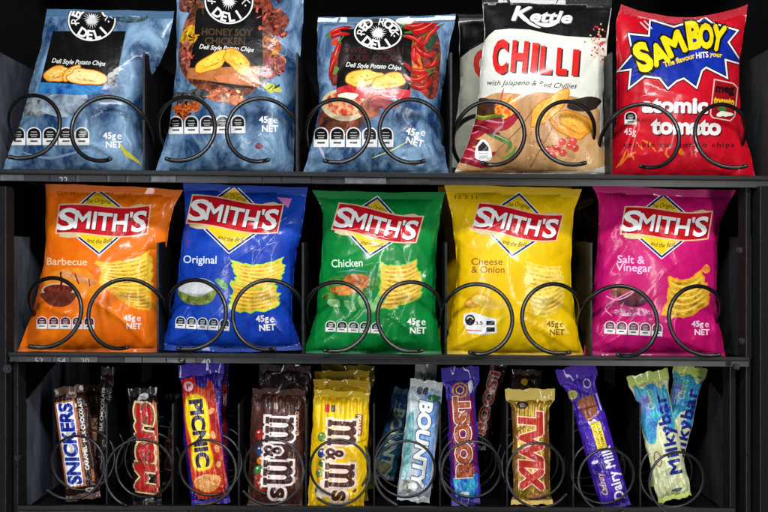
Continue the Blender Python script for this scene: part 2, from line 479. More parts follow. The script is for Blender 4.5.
        me.loops.add(len(F) * 3); me.loops.foreach_set('vertex_index', F.astype(np.int32).ravel())
        me.polygons.add(len(F)); me.polygons.foreach_set('loop_start', np.arange(0, len(F) * 3, 3, dtype=np.int32))
        me.polygons.foreach_set('material_index', M.astype(np.int32))
        me.update(calc_edges=True)
        me.polygons.foreach_set('use_smooth', np.ones(len(F), dtype=bool))
        for m in mats: me.materials.append(m)
        me.normals_split_custom_set_from_vertices([tuple(v) for v in VN])
        return link_mesh(name, me, parent)
    def sheet(s, t0, t1, nu=14, nv=30):
        u = np.linspace(0, 1, nu + 1); f = np.linspace(t0, t1, nv + 1)
        ya, yb = s.topy(s.L[0, 0]), s.boty(s.L[-1, 0])
        def edge(pts, f): y = pts[0, 1] + (pts[-1, 1] - pts[0, 1]) * f; return np.stack([np.interp(y, pts[:, 1], pts[:, 0]), y], 1)
        A, B = edge(s._Ls, f), edge(s._Rs, f)
        X = A[:, None, 0] + (B - A)[:, None, 0] * u[None]
        Y = s.topy(X) + (s.boty(X) - s.topy(X)) * f[:, None]
        P = np.stack([X, Y], -1)
        q = np.stack([P[:-1, :-1], P[:-1, 1:], P[1:, 1:], P[1:, :-1]], 2).reshape(-1, 4, 2)
        return np.concatenate([q[:, [0, 1, 2]], q[:, [0, 2, 3]]])
    def finish(s, name, label, cat, group, mat, top_mat, bot_mat=None, body='pouch'):
        w = s.world(np.array([(s.L[-1, 0] + s.R[-1, 0]) / 2]), np.array([(s.L[-1, 1] + s.R[-1, 1]) / 2]))[0]
        root = empty(name, w, label, cat, group)
        a, b = s.seals
        bodyp = s._mesh(body, [(s.sheet(a, 1 - b), mat, 0)], root, w)
        bk = s._mesh('b', [(s.sheet(a, 1 - b, 20, 40), mat, 0)], None, w, back=True)
        join(bodyp, bk)
        def seal(nm, p, m):
            f = s._mesh(nm, [(p, m, 0)], root, w); k = s._mesh('b', [(p, m, 12)], None, w, back=True); join(f, k)
        if a > 0: seal('top_seal', s.sheet(0, a, 14, 3), top_mat)
        if b > 0: seal('bottom_seal', s.sheet(1 - b, 1, 14, 3), bot_mat or top_mat)
        for q in s.parts:
            o = s._mesh(q['name'], q['shapes'], bodyp, w)
            if q['label']: o['label'] = q['label']
        s.root = root
        return root

def join(a, b):
    """append mesh of b to a keeping normals"""
    A, B = a.data, b.data
    def rd(m):
        v = np.zeros(len(m.vertices) * 3, np.float32); m.vertices.foreach_get('co', v)
        f = np.zeros(len(m.loops), np.int32); m.loops.foreach_get('vertex_index', f)
        n = np.zeros(len(m.loops) * 3, np.float32); m.corner_normals.foreach_get('vector', n)
        return v.reshape(-1, 3), f.reshape(-1, 3), n.reshape(-1, 3)
    va, fa, na = rd(A); vb, fb, nb = rd(B)
    V = np.concatenate([va, vb]); F = np.concatenate([fa, fb + len(va)]); Nl = np.concatenate([na, nb])
    me = bpy.data.meshes.new(A.name)
    me.vertices.add(len(V)); me.vertices.foreach_set('co', V.ravel())
    me.loops.add(len(F) * 3); me.loops.foreach_set('vertex_index', F.ravel())
    me.polygons.add(len(F)); me.polygons.foreach_set('loop_start', np.arange(0, len(F) * 3, 3, dtype=np.int32))
    me.update(calc_edges=True); me.polygons.foreach_set('use_smooth', np.ones(len(F), dtype=bool))
    for m in A.materials: me.materials.append(m)
    me.normals_split_custom_set([tuple(x) for x in Nl])
    nm = A.name
    a.data = me; bpy.data.objects.remove(b); bpy.data.meshes.remove(A); bpy.data.meshes.remove(B); me.name = nm

# ================================================================== printed artwork
WHITE = (238, 238, 236); CREAM = (240, 232, 200); NAVY = (22, 38, 110); BLACK = (16, 15, 17)
RED = (200, 18, 28); YEL = (250, 208, 20)

def patch(c, bow_u=0.0, bow_v=0.0):
    """4 corners (TL,TR,BR,BL) -> function (u,v) -> point, with bowed rows"""
    c = np.array(c, float)
    def f(u, v):
        u = np.asarray(u, float); v = np.asarray(v, float)
        p = (c[0] * ((1 - u) * (1 - v))[..., None] + c[1] * (u * (1 - v))[..., None] + c[2] * (u * v)[..., None] + c[3] * ((1 - u) * v)[..., None])
        d1 = (c[3] + c[2] - c[0] - c[1]) / 2; d2 = (c[1] + c[2] - c[0] - c[3]) / 2
        return p + d1 * (bow_u * 4 * u * (1 - u))[..., None] + d2 * (bow_v * 4 * v * (1 - v))[..., None]
    return f

def ridged_chip(pk, corners, n=7, bow_u=0.25, bow_v=0.05, seed=1, base=(240, 192, 50), dark=(186, 116, 14), light=(250, 222, 100), rim=None, seasoning=None):
    r = random.Random(seed); f = patch(corners, bow_u, bow_v)
    k = 14; e = []
    for a in range(k): e.append(f(a / k, 0 + r.uniform(-.03, .03)))
    for a in range(k): e.append(f(1 + r.uniform(-.04, .05), a / k))
    for a in range(k): e.append(f(1 - a / k, 1 + r.uniform(-.05, .05)))
    for a in range(k): e.append(f(0 + r.uniform(-.05, .04), 1 - a / k))
    e = np.array(e)
    if rim: pk.add(offset(e, 1.2), film(rim))
    pk.add(e, film(base, dark, 160, ramp=(.45, .8)))
    lv = pk.lvl
    for i in range(n):
        v = (i + .5) / n; u = np.linspace(.03, .97, 14)
        wv = v + .012 * np.sin(u * 9 + i)
        line = f(u, wv); h = np.linalg.norm(f(0.5, 1.0) - f(0.5, 0.0)) / n
        pk.add(stroke(line, h * .42, [.3, 1, 1, .9, .3]), film(dark, base, 200), lv)
        line = f(u, wv + .48 / n) if i < n - 1 else None
        if line is not None: pk.add(stroke(line, h * .26, [.2, 1, .8, 1, .2]), film(light), lv)
    if seasoning:
        for i in range(16):
            p = f(r.uniform(.1, .9), r.uniform(.1, .9)); pk.add(blob(p[0], p[1], r.uniform(.4, 1), r.uniform(.4, .9), i, 7), film(seasoning), lv + 1)
    pk.lvl = lv + 2

def smooth_chip(pk, cx, cy, rx, ry, rot, seed=0, base=(240, 178, 60), lt=(252, 216, 120), dk=(196, 112, 24)):
    b = blob(cx, cy, rx, ry, seed, 26, rot, .16)
    pk.add(offset(b, .9), film(dk)); pk.add(b, film(base, lt, 110, ramp=(.35, .7)))
    pk.add(blob(*rot2([(cx + rx * .1, cy - ry * .12)], rot, (cx, cy))[0], rx * .62, ry * .5, seed + 7, 20, rot, .2), film(lt, base, 150, ramp=(.45, .7)))
    lv = pk.lvl; r = random.Random(seed)
    c = rot2([(cx - rx * .55, cy + ry * .1), (cx - rx * .1, cy - ry * .3), (cx + rx * .5, cy - ry * .05)], rot, (cx, cy))
    pk.add(stroke(smooth(c), ry * .3, [.1, 1, .1]), film(lt), lv)
    c = rot2([(cx - rx * .6, cy + ry * .45), (cx, cy + ry * .4), (cx + rx * .6, cy + ry * .35)], rot, (cx, cy))
    pk.add(stroke(smooth(c), ry * .22, [.1, 1, .1]), film(dk, base, 150), lv)
    for i in range(5):
        a, q = r.uniform(0, 6.28), r.uniform(.2, .75)
        p = rot2([(cx + rx * q * math.cos(a), cy + ry * q * math.sin(a))], rot, (cx, cy))[0]
        pk.add(blob(p[0], p[1], r.uniform(.5, 1.3), r.uniform(.4, .9), i, 8), film((206, 120, 34)), lv + 1)
    pk.lvl = lv + 2

def chilli(pk, pts, w, col=(196, 22, 24), hi=(240, 120, 100), stem=(70, 110, 40)):
    P = smooth(pts, 6)
    pk.add(stroke(P, w, [.55, .95, 1, .9, .65, .12]), film(col, tuple(int(c * .7) for c in col), 90))
    n = len(P); lv = pk.lvl
    N_ = np.array([0, -w * .2])
    pk.add(stroke(P[2:int(n * .7)] + N_, w * .2, [.1, 1, .6, .1]), film(hi), lv)
    if stem:
        d = P[0] - P[3]; d /= max(np.linalg.norm(d), 1e-6)
        pk.add(stroke([P[0] - d * w * .3, P[0] + d * w * .5, P[0] + d * w * 1.1 + np.array([w * .3, 0])], w * .5, [1, .5, .4]), film(stem), lv + 1)
    pk.lvl = lv + 2

def icons(pk, x0, y0, x1, y1, h, n=5, top=BLACK, skip=None, name='nutrition_icons', seed=3):
    """row of small rounded tabs, dark above and white below, on a line from (x0,y0) to (x1,y1)"""
    pk.part(name, 4)
    r = random.Random(seed); w = math.hypot(x1 - x0, y1 - y0) / n; a = math.degrees(math.atan2(y1 - y0, x1 - x0))
    for i in range(n):
        if skip and i in skip: continue
        cx, cy = x0 + (x1 - x0) * (i + .5) / n, y0 + (y1 - y0) * (i + .5) / n
        def T(p): return rot2(p, a, (cx, cy))
        ww = w * .46
        outer = [(cx - ww, cy + h / 2), (cx - ww, cy - h * .15)] + [(cx - ww * math.cos(q), cy - h * .15 - h * .35 * math.sin(q)) for q in np.linspace(.2, math.pi - .2, 8)] + [(cx + ww, cy - h * .15), (cx + ww, cy + h / 2)]
        pk.add(T(outer), film(WHITE), 4)
        iw = ww * .84
        dark = [(cx - iw, cy + h * .12), (cx - iw, cy - h * .15)] + [(cx - iw * math.cos(q), cy - h * .15 - h * .29 * math.sin(q)) for q in np.linspace(.2, math.pi - .2, 8)] + [(cx + iw, cy - h * .15), (cx + iw, cy + h * .12)]
        pk.add(T(dark), film(top), 5)
        for k, (yy, q) in enumerate(((-.22, .5), (-.07, .62), (.04, .45))):
            pk.add(T(np.array([(cx - iw * q, cy + h * yy - .45), (cx + iw * q, cy + h * yy - .45), (cx + iw * q, cy + h * yy + .3), (cx - iw * q, cy + h * yy + .3)])), film((190, 188, 188)), 6)
        pk.add(T(np.array([(cx - iw * .6, cy + h * .24), (cx + iw * .6, cy + h * .24), (cx + iw * .6, cy + h * .33), (cx - iw * .6, cy + h * .33)])), film((70, 66, 66)), 5)

def weight(pk, cx, cy, col=WHITE, h=6, rot=0, name='net_weight'):
    pk.part(name, 4)
    o = rot2([(cx - 1, cy - h * .75), (cx + 1, cy + h * .75)], rot, (cx, cy))
    pk.add(text('45g', o[0][0] - 2.5, o[0][1], None, h, rot, bold=.03), film(col), 4)
    pk.add(text('e', o[0][0] + h * 1.25, o[0][1], None, h * 1.15, rot, bold=.01), film(col), 4)
    pk.add(text('NET', o[1][0], o[1][1], None, h, rot, bold=.03), film(col), 4)

def smiths_logo(pk, cx, cy, w, rot, dx, dy, dh, under=(214, 196, 150), ribbon=(204, 20, 34), dyel=(248, 204, 24)):
    """yellow diamond framed in navy and white, crossed by a waving red ribbon with white capitals"""
    def T(p): return rot2(np.asarray(p, float) + np.array([cx, cy]), rot, (cx, cy))
    pk.part('brand_logo', 2)
    hw = dh * 1.2
    dm = np.array([(dx, dy - dh), (dx + hw, dy), (dx, dy + dh), (dx - hw, dy)], float)
    pk.add(T(offset(dm, 2.6)), film(WHITE)); pk.add(T(offset(dm, 1.7)), film(NAVY)); pk.add(T(offset(dm, -.2)), film(CREAM)); pk.add(T(offset(dm, -.9)), film(dyel, (236, 176, 20), 60, ramp=(.5, .8)))
    pk.add([q for q in [t for t in text('The Original', dx, dy - dh * .68 + 1, dh * .80, 4.4, 0, bold=.005, shear=.25, warp=lambda u: (1.3 - 2.0 * u * u, 1))]], film((40, 34, 20)))
    for i in range(len(pk.cur['shapes'])):
        pass
    # rotate the script with the logo
    sh = pk.cur['shapes']
    for i in range(len(sh)):
        if i >= 4: sh[i] = (rot2((sh[i][0] + np.array([cx, cy])).reshape(-1, 2), rot, (cx, cy)).reshape(-1, 3, 2), sh[i][1], sh[i][2])
    t2 = text('and the Best', dx + 1, dy + dh * .60, dh * .80, 4.4, 0, bold=.005, shear=.25, warp=lambda u: (-1.2 + 2.0 * u * u, 1))
    pk.add([rot2((t + np.array([cx, cy])).reshape(-1, 2), rot, (cx, cy)).reshape(-1, 3, 2) for t in t2], film((40, 34, 20)))
    H = w * .31
    # ribbon outline in local units
    u = np.linspace(-1, 1, 26)
    wave = lambda u: 2.3 * np.sin(u * 2.6 + .2)
    top = np.stack([u * w / 2 + 1.5 + .8 * u ** 8, -H / 2 + wave(u) - .6 * abs(u) ** 3], 1); bot = np.stack([u[::-1] * w / 2 - 1.5, H / 2 + wave(u[::-1]) - 1.2 * abs(u[::-1]) ** 2], 1)
    rb = np.concatenate([top, bot])
    # folded light shadows of the ribbon at the ends
    pk.add(T([(-w / 2 + 1, H * .25), (-w / 2 + w * .20, H * .46), (-w / 2 + w * .24, H * .58), (-w / 2 + w * .10, H * .60), (-w / 2 + 1, H * .54)]), film(under))
    pk.add(T([(w / 2 - w * .24, -H * .40), (w / 2 - w * .18, -H * .50), (w / 2 - w * .08, -H * .58), (w / 2 - 1, -H * .52), (w / 2, -H * .3)]), film(under))
    pk.add(T(offset(rb, 1.3)), film((236, 196, 160))); pk.add(T(rb), film(ribbon, (176, 10, 26), 50, ramp=(.4, .75)))
    lv = pk.lvl + 1
    # letters: big S, small-capital MITH, big apostrophe-S
    def W(t):  return [T(q.reshape(-1, 2)).reshape(-1, 3, 2) for q in t]
    def word(s, x, wd, h, yo=0):
        wp = lambda uu: (0, 1)
        t = text(s, 0, 0, wd, h, 0, bold=.026, shear=.16)
        t = [q + np.array([x, yo]) for q in t]
        for q in t: q[..., 1] += wave(q[..., 0] / (w / 2))
        return W(t)
    for dxx, dyy, m, l in ((.8, 1.0, film((120, 6, 20)), lv), (0, 0, film((246, 246, 246)), lv + 1)):
        pk.add([q + np.array([dxx, dyy]) for q in word('S', -w * .400, w * .18, H * .72)], m, l)
        pk.add([q + np.array([dxx, dyy]) for q in word('MITH', -w * .020, w * .575, H * .60, H * .02)], m, l)
        pk.add([q + np.array([dxx, dyy]) for q in word('S', w * .405, w * .14, H * .68)], m, l)
        ap = np.array([(w * .305, -H * .36), (w * .34, -H * .36), (w * .325, -H * .16), (w * .305, -H * .16)]); ap[:, 1] += wave(.65)
        pk.add(T(ap) + np.array([dxx, dyy]), m, l)
    pk.lvl = lv + 3

def shine_tab(pk, pts, col, name='sticker'):
    pk.part(name, 3); pk.add(pts, film(col))

# ------------------------------------------------------------------ middle shelf: five small bags
MID = 'chip bags on the middle shelf'; TOPG = 'chip bags on the top shelf'
def bag_orange():
    c = (243, 122, 16)
    pk = Pack([(45, 184), (46, 205), (44, 260), (33, 310), (17, 353)], [(183, 190), (172, 215), (164, 260), (160, 310), (160, 352)], seed=11, sag=(-1, 2), g=2.2, crease=1.5, ncr=32)
    pk.part('date_code', 3); pk.add(text('C7 11 59', 66, 193, 18, 3, 2), film((120, 50, 20)))
    smiths_logo(pk, 103, 220.5, 90, -1.2, -4.5, 1, 31)
    pk.part('flavour_name', 3); pk.add(text('Barbecue', 67, 261.5, 40, 7, 1, bold=.012), film((252, 214, 170)))
    pk.part('sauce_bowl_picture', 3)
    pk.add(blob(74, 284, 30, 15, 2), film((246, 160, 40), (243, 132, 20), 60))
    pk.add(ell(58, 291, 17, 8), film((226, 190, 150))); pk.add(ell(58, 290, 14.5, 5.5), film((92, 26, 18), (150, 60, 40), 160))
    pk.add(smooth([(42, 293), (75, 293), (72, 302), (64, 306.5), (53, 306), (45, 301)], 4, True), film((120, 58, 40), (96, 36, 30), 100))
    pk.add(stroke([(61, 272), (61.5, 282), (61, 291)], 2.2), film((90, 20, 20)))
    pk.add(stroke(smooth([(62, 273), (72, 275), (84, 280), (96, 283)]), 7, [.9, 1, 1, .5]), film((240, 180, 120), (214, 120, 60), 140))
    pk.add(stroke([(75, 274), (79, 284)], 1.5), film((150, 50, 30)), pk.lvl); pk.add(stroke([(89, 279), (90, 286)], 1.2), film((150, 50, 30)))
    pk.part('crinkle_chips_picture', 3)
    ridged_chip(pk, [(105, 288), (146, 283), (152, 308), (122, 301)], 6, .2, seed=5, rim=(250, 150, 30), base=(250, 196, 50), dark=(206, 112, 14))
    ridged_chip(pk, [(97, 262), (148, 252), (150, 290), (100, 284)], 8, .16, seed=3, rim=(240, 170, 40), base=(250, 210, 60), dark=(190, 118, 16))
    icons(pk, 36, 322.5, 95, 323, 12.5, top=(110, 30, 44))
    weight(pk, 133, 322, h=5.5)
    return pk.finish('chip_bag', 'orange chip bag picturing a sauce bowl, beside the left wall of the middle shelf', 'chip bag', MID, film(c, (236, 104, 8), 30), seal_mat((232, 112, 20)))
bag_orange()

def bag_blue():
    c = (24, 74, 190)
    pk = Pack([(183, 182), (185, 210), (180, 260), (172, 310), (160, 350)], [(308, 187), (304, 215), (296, 260), (292, 310), (302, 350)], seed=23, sag=(1, 2), g=2.2, H=.029, crease=1.6, ncr=32)
    smiths_logo(pk, 234.5, 215, 90, 4.5, -2.5, 4, 32)
    pk.part('date_code', 3)
    pk.part('pink_sticker', 3); pk.add([(276.5, 197), (292, 198.5), (288, 208)], film((226, 130, 206)))
    pk.parts.pop(-2)
    pk.part('flavour_name', 3); pk.add(text('Original', 200, 259.5, 33, 7.5, 1, bold=.012), film((226, 236, 255)))
    pk.part('salt_bowl_picture', 3)
    pk.add(ell(197, 288, 19, 10), film((150, 160, 140), (200, 206, 200), 120)); pk.add(blob(196, 287, 15, 8, 4), film((206, 212, 214), (236, 238, 240), 160))
    pk.add(smooth([(178, 291), (197, 297), (216, 290), (212, 301), (200, 305), (184, 302)], 4, True), film((150, 168, 70), (90, 104, 50), 130))
    pk.add(blob(222, 284, 9, 3, 6, rot=40), film((120, 180, 60), (60, 120, 120), 150))
    pk.part('crinkle_chips_picture', 3)
    ridged_chip(pk, [(232, 282), (270, 278), (278, 305), (230, 308)], 7, .18, seed=8, rim=(150, 220, 50), base=(250, 206, 60), dark=(186, 122, 20))
    ridged_chip(pk, [(232, 261), (281, 259), (279, 281), (237, 284)], 6, .25, seed=9, rim=(160, 224, 60), base=(250, 214, 80), dark=(196, 132, 24))
    icons(pk, 175, 322, 230, 325, 12, top=(20, 40, 60))
    weight(pk, 266, 323, h=6, rot=-4)
    return pk.finish('chip_bag', 'royal blue crinkle chip bag with a small pink sticker at its upper corner', 'chip bag', MID, film(c, (16, 52, 160), 26), seal_mat((22, 66, 170)))
bag_blue()

def bag_green():
    c = (10, 140, 60)
    pk = Pack([(312, 190), (323, 215), (321, 260), (316, 310), (303, 355)], [(445, 192), (440, 215), (436, 260), (436, 310), (442, 356)], seed=37, sag=(1, 1), g=2.2, crease=1.7, ncr=34)
    smiths_logo(pk, 377, 224, 84, 7.5, -3, 3, 28)
    pk.part('flavour_name', 3); pk.add(text('Chicken', 347, 263, 31, 7.5, -2, bold=.012), film((226, 246, 226)))
    pk.add(stroke([(338, 272), (352, 270), (368, 272)], 1.6, [.2, 1, .3]), film((90, 150, 170)))
    pk.part('roast_chicken_picture', 3)
    pk.add(blob(352, 285, 24, 12, 3), film((30, 96, 40), (90, 150, 60), 90)); pk.add(blob(357, 281, 14, 7, 5, rot=12), film((206, 120, 40), (130, 60, 24), 110))
    pk.add(blob(346, 290, 16, 5, 9), film((190, 70, 40), (230, 160, 70), 120)); pk.add(blob(330, 296, 8, 4, 12), film((40, 70, 30), (90, 150, 60), 120))
    for i, (x, y) in enumerate(((334, 303), (350, 306), (362, 300), (372, 308), (380, 300))): pk.add(blob(x, y, 7, 4, i + 20, rot=i * 40), film((60, 150, 60), (170, 214, 150), 120))
    pk.part('crinkle_chips_picture', 3)
    ridged_chip(pk, [(381, 263), (415, 261), (420, 296), (378, 306)], 9, .12, seed=13, rim=(120, 200, 60), base=(240, 200, 80), dark=(176, 118, 24))
    icons(pk, 325, 326, 382, 328, 11, top=(10, 50, 30))
    weight(pk, 417, 326, h=6)
    return pk.finish('chip_bag', 'green crinkle chip bag between the blue and the yellow one', 'chip bag', MID, film(c, (6, 116, 48), 26), seal_mat((12, 128, 60)))
bag_green()

def bag_yellow(back=False):
    c = (240, 200, 10)
    if back:
        pk = Pack([(437, 176), (440, 205), (447, 260), (442, 310), (436, 350)], [(572, 181), (572, 215), (566, 260), (570, 310), (574, 350)], y0=.085, seed=49, sag=(0, 1), g=4)
        smiths_logo(pk, 514, 214, 80, 4, 0, 4, 30)
        return pk.finish('chip_bag', 'second yellow chip bag, mostly hidden behind the front yellow one', 'chip bag', MID, film(c, (228, 182, 6), 26), seal_mat((214, 176, 20)))
    pk = Pack([(444, 184), (451, 215), (457, 262), (453, 310), (443, 356)], [(582, 189), (574, 215), (571, 262), (574, 310), (584, 357)], seed=41, sag=(0, 1), g=2.2, crease=1.4, ncr=32)
    pk.part('date_code', 3); pk.add(text('12 3 11', 466, 197, 22, 3.4, 1), film((70, 56, 20)))
    smiths_logo(pk, 517, 223, 84, 6.5, -1, 2, 30)
    pk.part('flavour_name', 3); pk.add(text('Cheese', 487, 261.5, 31, 6.5, 0, bold=.01), film((150, 90, 20))); pk.add(text('& Onion', 488, 268.5 + 1, 33, 6.5, 0, bold=.01), film((150, 90, 20)), 3)
    pk.part('cheese_and_onion_picture', 3)
    pk.add(ell(474, 302, 11, 6, -20), film((216, 150, 20))); pk.add(ell(474, 302, 8, 3.6, -20), film((244, 200, 90)))
    pk.add(ell(481, 300, 11, 7, 10), film((230, 170, 30))); pk.add(ell(480, 300, 8, 5, 10), film((248, 214, 110))); pk.add(blob(494, 304, 13, 6, 3), film((246, 214, 90), (230, 180, 40), 130))
    pk.part('crinkle_chips_picture', 3)
    ridged_chip(pk, [(524, 284), (562, 277), (562, 306), (530, 312)], 6, .25, seed=17, base=(250, 222, 90), dark=(196, 140, 24))
    ridged_chip(pk, [(525, 260), (559, 266), (562, 286), (524, 284)], 5, .12, seed=18, base=(252, 226, 100), dark=(200, 146, 28))
    pk.part('health_star_label', 3)
    lab = [(464, 314), (473, 312), (484, 316), (496, 319), (497, 333), (484, 335), (468, 333), (463, 322)]
    pk.add(np.array(lab, float), film(WHITE))
    pk.add(ell(470, 320, 5, 5.5), film((40, 40, 44))); pk.add(text('3.5', 479, 323, 7, 3.2, 0, bold=.03), film((40, 40, 44)), 4)
    for i in range(5):
        a = math.radians(-150 + i * 32); pk.add(blob(470 + 3 * math.cos(a), 320 + 3 * math.sin(a), .8, .8, i, 6), film(WHITE), 6)
    pk.add(rrect(490.5, 323, 8.5, 4.5, .6), film((40, 40, 44)), 4); pk.add(rrect(490.5, 329.5, 8.5, 4.5, .6), film((40, 40, 44)), 4)
    pk.add(stroke([(466, 330), (482, 331)], .9), film((190, 60, 60)), 4)
    weight(pk, 556, 328, col=(140, 90, 20), h=5.5)
    pk.add([(546, 318), (562, 322), (570, 334), (548, 332)], film((246, 220, 90)), 3)
    return pk.finish('chip_bag', 'front yellow cheese and onion chip bag with brown flavour lettering', 'chip bag', MID, film(c, (232, 186, 4), 26), seal_mat((226, 186, 24)))
bag_yellow(); bag_yellow(True)

def bag_pink(back=False):
    c = (206, 22, 118)
    if back:
        pk = Pack([(574, 197), (580, 215), (588, 260), (590, 310), (585, 350)], [(700, 190), (700, 215), (700, 260), (700, 310), (700, 350)], y0=.105, seed=59, g=4)
        pk.part('chips_picture', 3); pk.add(smooth([(577, 204), (592, 198), (594, 202), (580, 210)], 4, True), film((230, 200, 40)))
        return pk.finish('chip_bag', 'second pink chip bag, only a dark sliver showing behind the front pink one', 'chip bag', MID, film((120, 12, 60), (90, 8, 46), 30), seal_mat((110, 10, 60)))  # same pink bag in darker film, shade painted into the colour
    pk = Pack([(590, 183), (599, 205), (596, 260), (592, 310), (583, 356)], [(736, 190), (721, 220), (717, 262), (717, 310), (726, 358)], seed=53, sag=(2, 1), g=2.2, crease=1.7, ncr=34)
    pk.part('date_code', 3); pk.add(text('12 11 am', 617, 195, 20, 3.4, 1), film((60, 8, 40)))
    smiths_logo(pk, 666, 224, 86, 1.5, -3.5, 2, 30)
    pk.part('flavour_name', 3); pk.add(text('Salt &', 631, 259.5, 27, 7.5, 2, bold=.014), film((252, 190, 224))); pk.add(text('Vinegar', 634, 267.5, 36, 7.5, 2, bold=.014), film((252, 190, 224)), 3)
    pk.part('vinegar_jug_picture', 3)
    pk.add(blob(627, 298, 20, 12, 7), film((170, 30, 90), (214, 60, 130), 80)); pk.add(ell(628, 293, 18, 6, 4), film((150, 90, 60), (90, 40, 40), 120))
    pk.add(blob(634, 301, 14, 6, 3), film((110, 60, 70), (70, 24, 50), 140))
    pk.add(stroke(smooth([(606, 296), (616, 300), (628, 296), (634, 290), (606, 306), (612, 316)]), 1.2), film((236, 150, 200)))
    pk.add(blob(632, 312, 18, 5, 8), film((236, 190, 214), (190, 60, 130), 260, ramp=(.42, .56)))
    pk.part('crinkle_chips_picture', 3)
    ridged_chip(pk, [(670, 276), (700, 272), (708, 303), (664, 315)], 6, .2, seed=23, rim=(246, 150, 30), base=(240, 190, 50), dark=(160, 100, 16))
    pk.add(blob(706, 269, 3.5, 5, 4, rot=20), film((250, 170, 60), (230, 110, 60), 120))
    icons(pk, 604, 327, 663, 330, 13, top=(120, 60, 90), seed=9)
    weight(pk, 701, 328, h=5.5, col=(252, 224, 240))
    return pk.finish('chip_bag', 'front pink salt and vinegar chip bag beside the right wall of the middle shelf', 'chip bag', MID, film(c, (190, 14, 100), 26), seal_mat((196, 26, 116)))
bag_pink(); bag_pink(True)

# ================================================================== the vending machine: cabinet, shelves, spirals
M_TRAY = hard('black enamel steel', (9, 9, 11), 0.5, 0.0, (16, 16, 19), 40, 0.08)
M_WALL_R = hard('dusty grey enamel steel', (34, 36, 37), 0.6, 0.0, (60, 62, 63), 30, 0.1, stretch=(1, 1, .4))  # right walls: darker copy of the wall enamel
M_WALL_LIT = hard('dusty black enamel steel', (60, 64, 74), 0.5, 0.0, (106, 112, 126), 30, 0.1, stretch=(1, 1, .4))  # tone raised so the left walls look lit
M_RAIL = hard('worn black steel edge', (8, 8, 9), 0.45, 0.0, (24, 25, 27), 90, 0.1, stretch=(.3, 1, 1))
M_EDGE = hard('steel edge highlight', (44, 46, 50), 0.45, 0.2, (12, 12, 14), 160)  # paler tone paints the highlights along divider and post edges
M_DARK = hard('matt black steel', (5, 5, 6), 0.85, 0.0, (11, 11, 13), 20)
M_WIRE = hard('black coated wire', (9, 9, 9), 0.34, 0.0, (18, 17, 18), 80, coat=.25)
M_WIRE2 = hard('dark steel wire', (26, 26, 28), 0.3, 0.4, (50, 50, 52), 80, coat=.3)
M_TAG = hard('black price strip', (20, 20, 22), 0.35, 0, (30, 30, 33), 60)
M_TAGL = hard('grey price card', (24, 25, 27), 0.45, 0, (40, 41, 44), 60)
M_TAGW = hard('pale price card', (60, 63, 66), 0.5, 0, (110, 114, 116), 60)
M_DIGIT = hard('white print', (150, 152, 152), 0.5)
M_SCREW = hard('zinc screw head', (50, 51, 54), 0.4, 0.6, (30, 30, 33), 90)

YF = -0.03; YD = 0.008                       # front of the shelves
def zx(px, y=YF): return (px - 384) * (D + y) / D / 1000
def zz(py, y=YF): return (256 - py) * (D + y) / D / 1000

def flat_text(mb, s, px, py, w, h, y, zlo=-9):
    for t in text(s, px, py, w, h, bold=.01):
        for tri in t:
            p = [(zx(a, y), y, max(zz(b, y), zlo)) for a, b in tri]
            if max(q[2] for q in p) <= zlo + 1e-6: continue
            n = (Vector(p[1]) - Vector(p[0])).cross(Vector(p[2]) - Vector(p[0]))
            if n.y > 0: p = p[::-1]
            mb.add(p, [(0, 1, 2)])

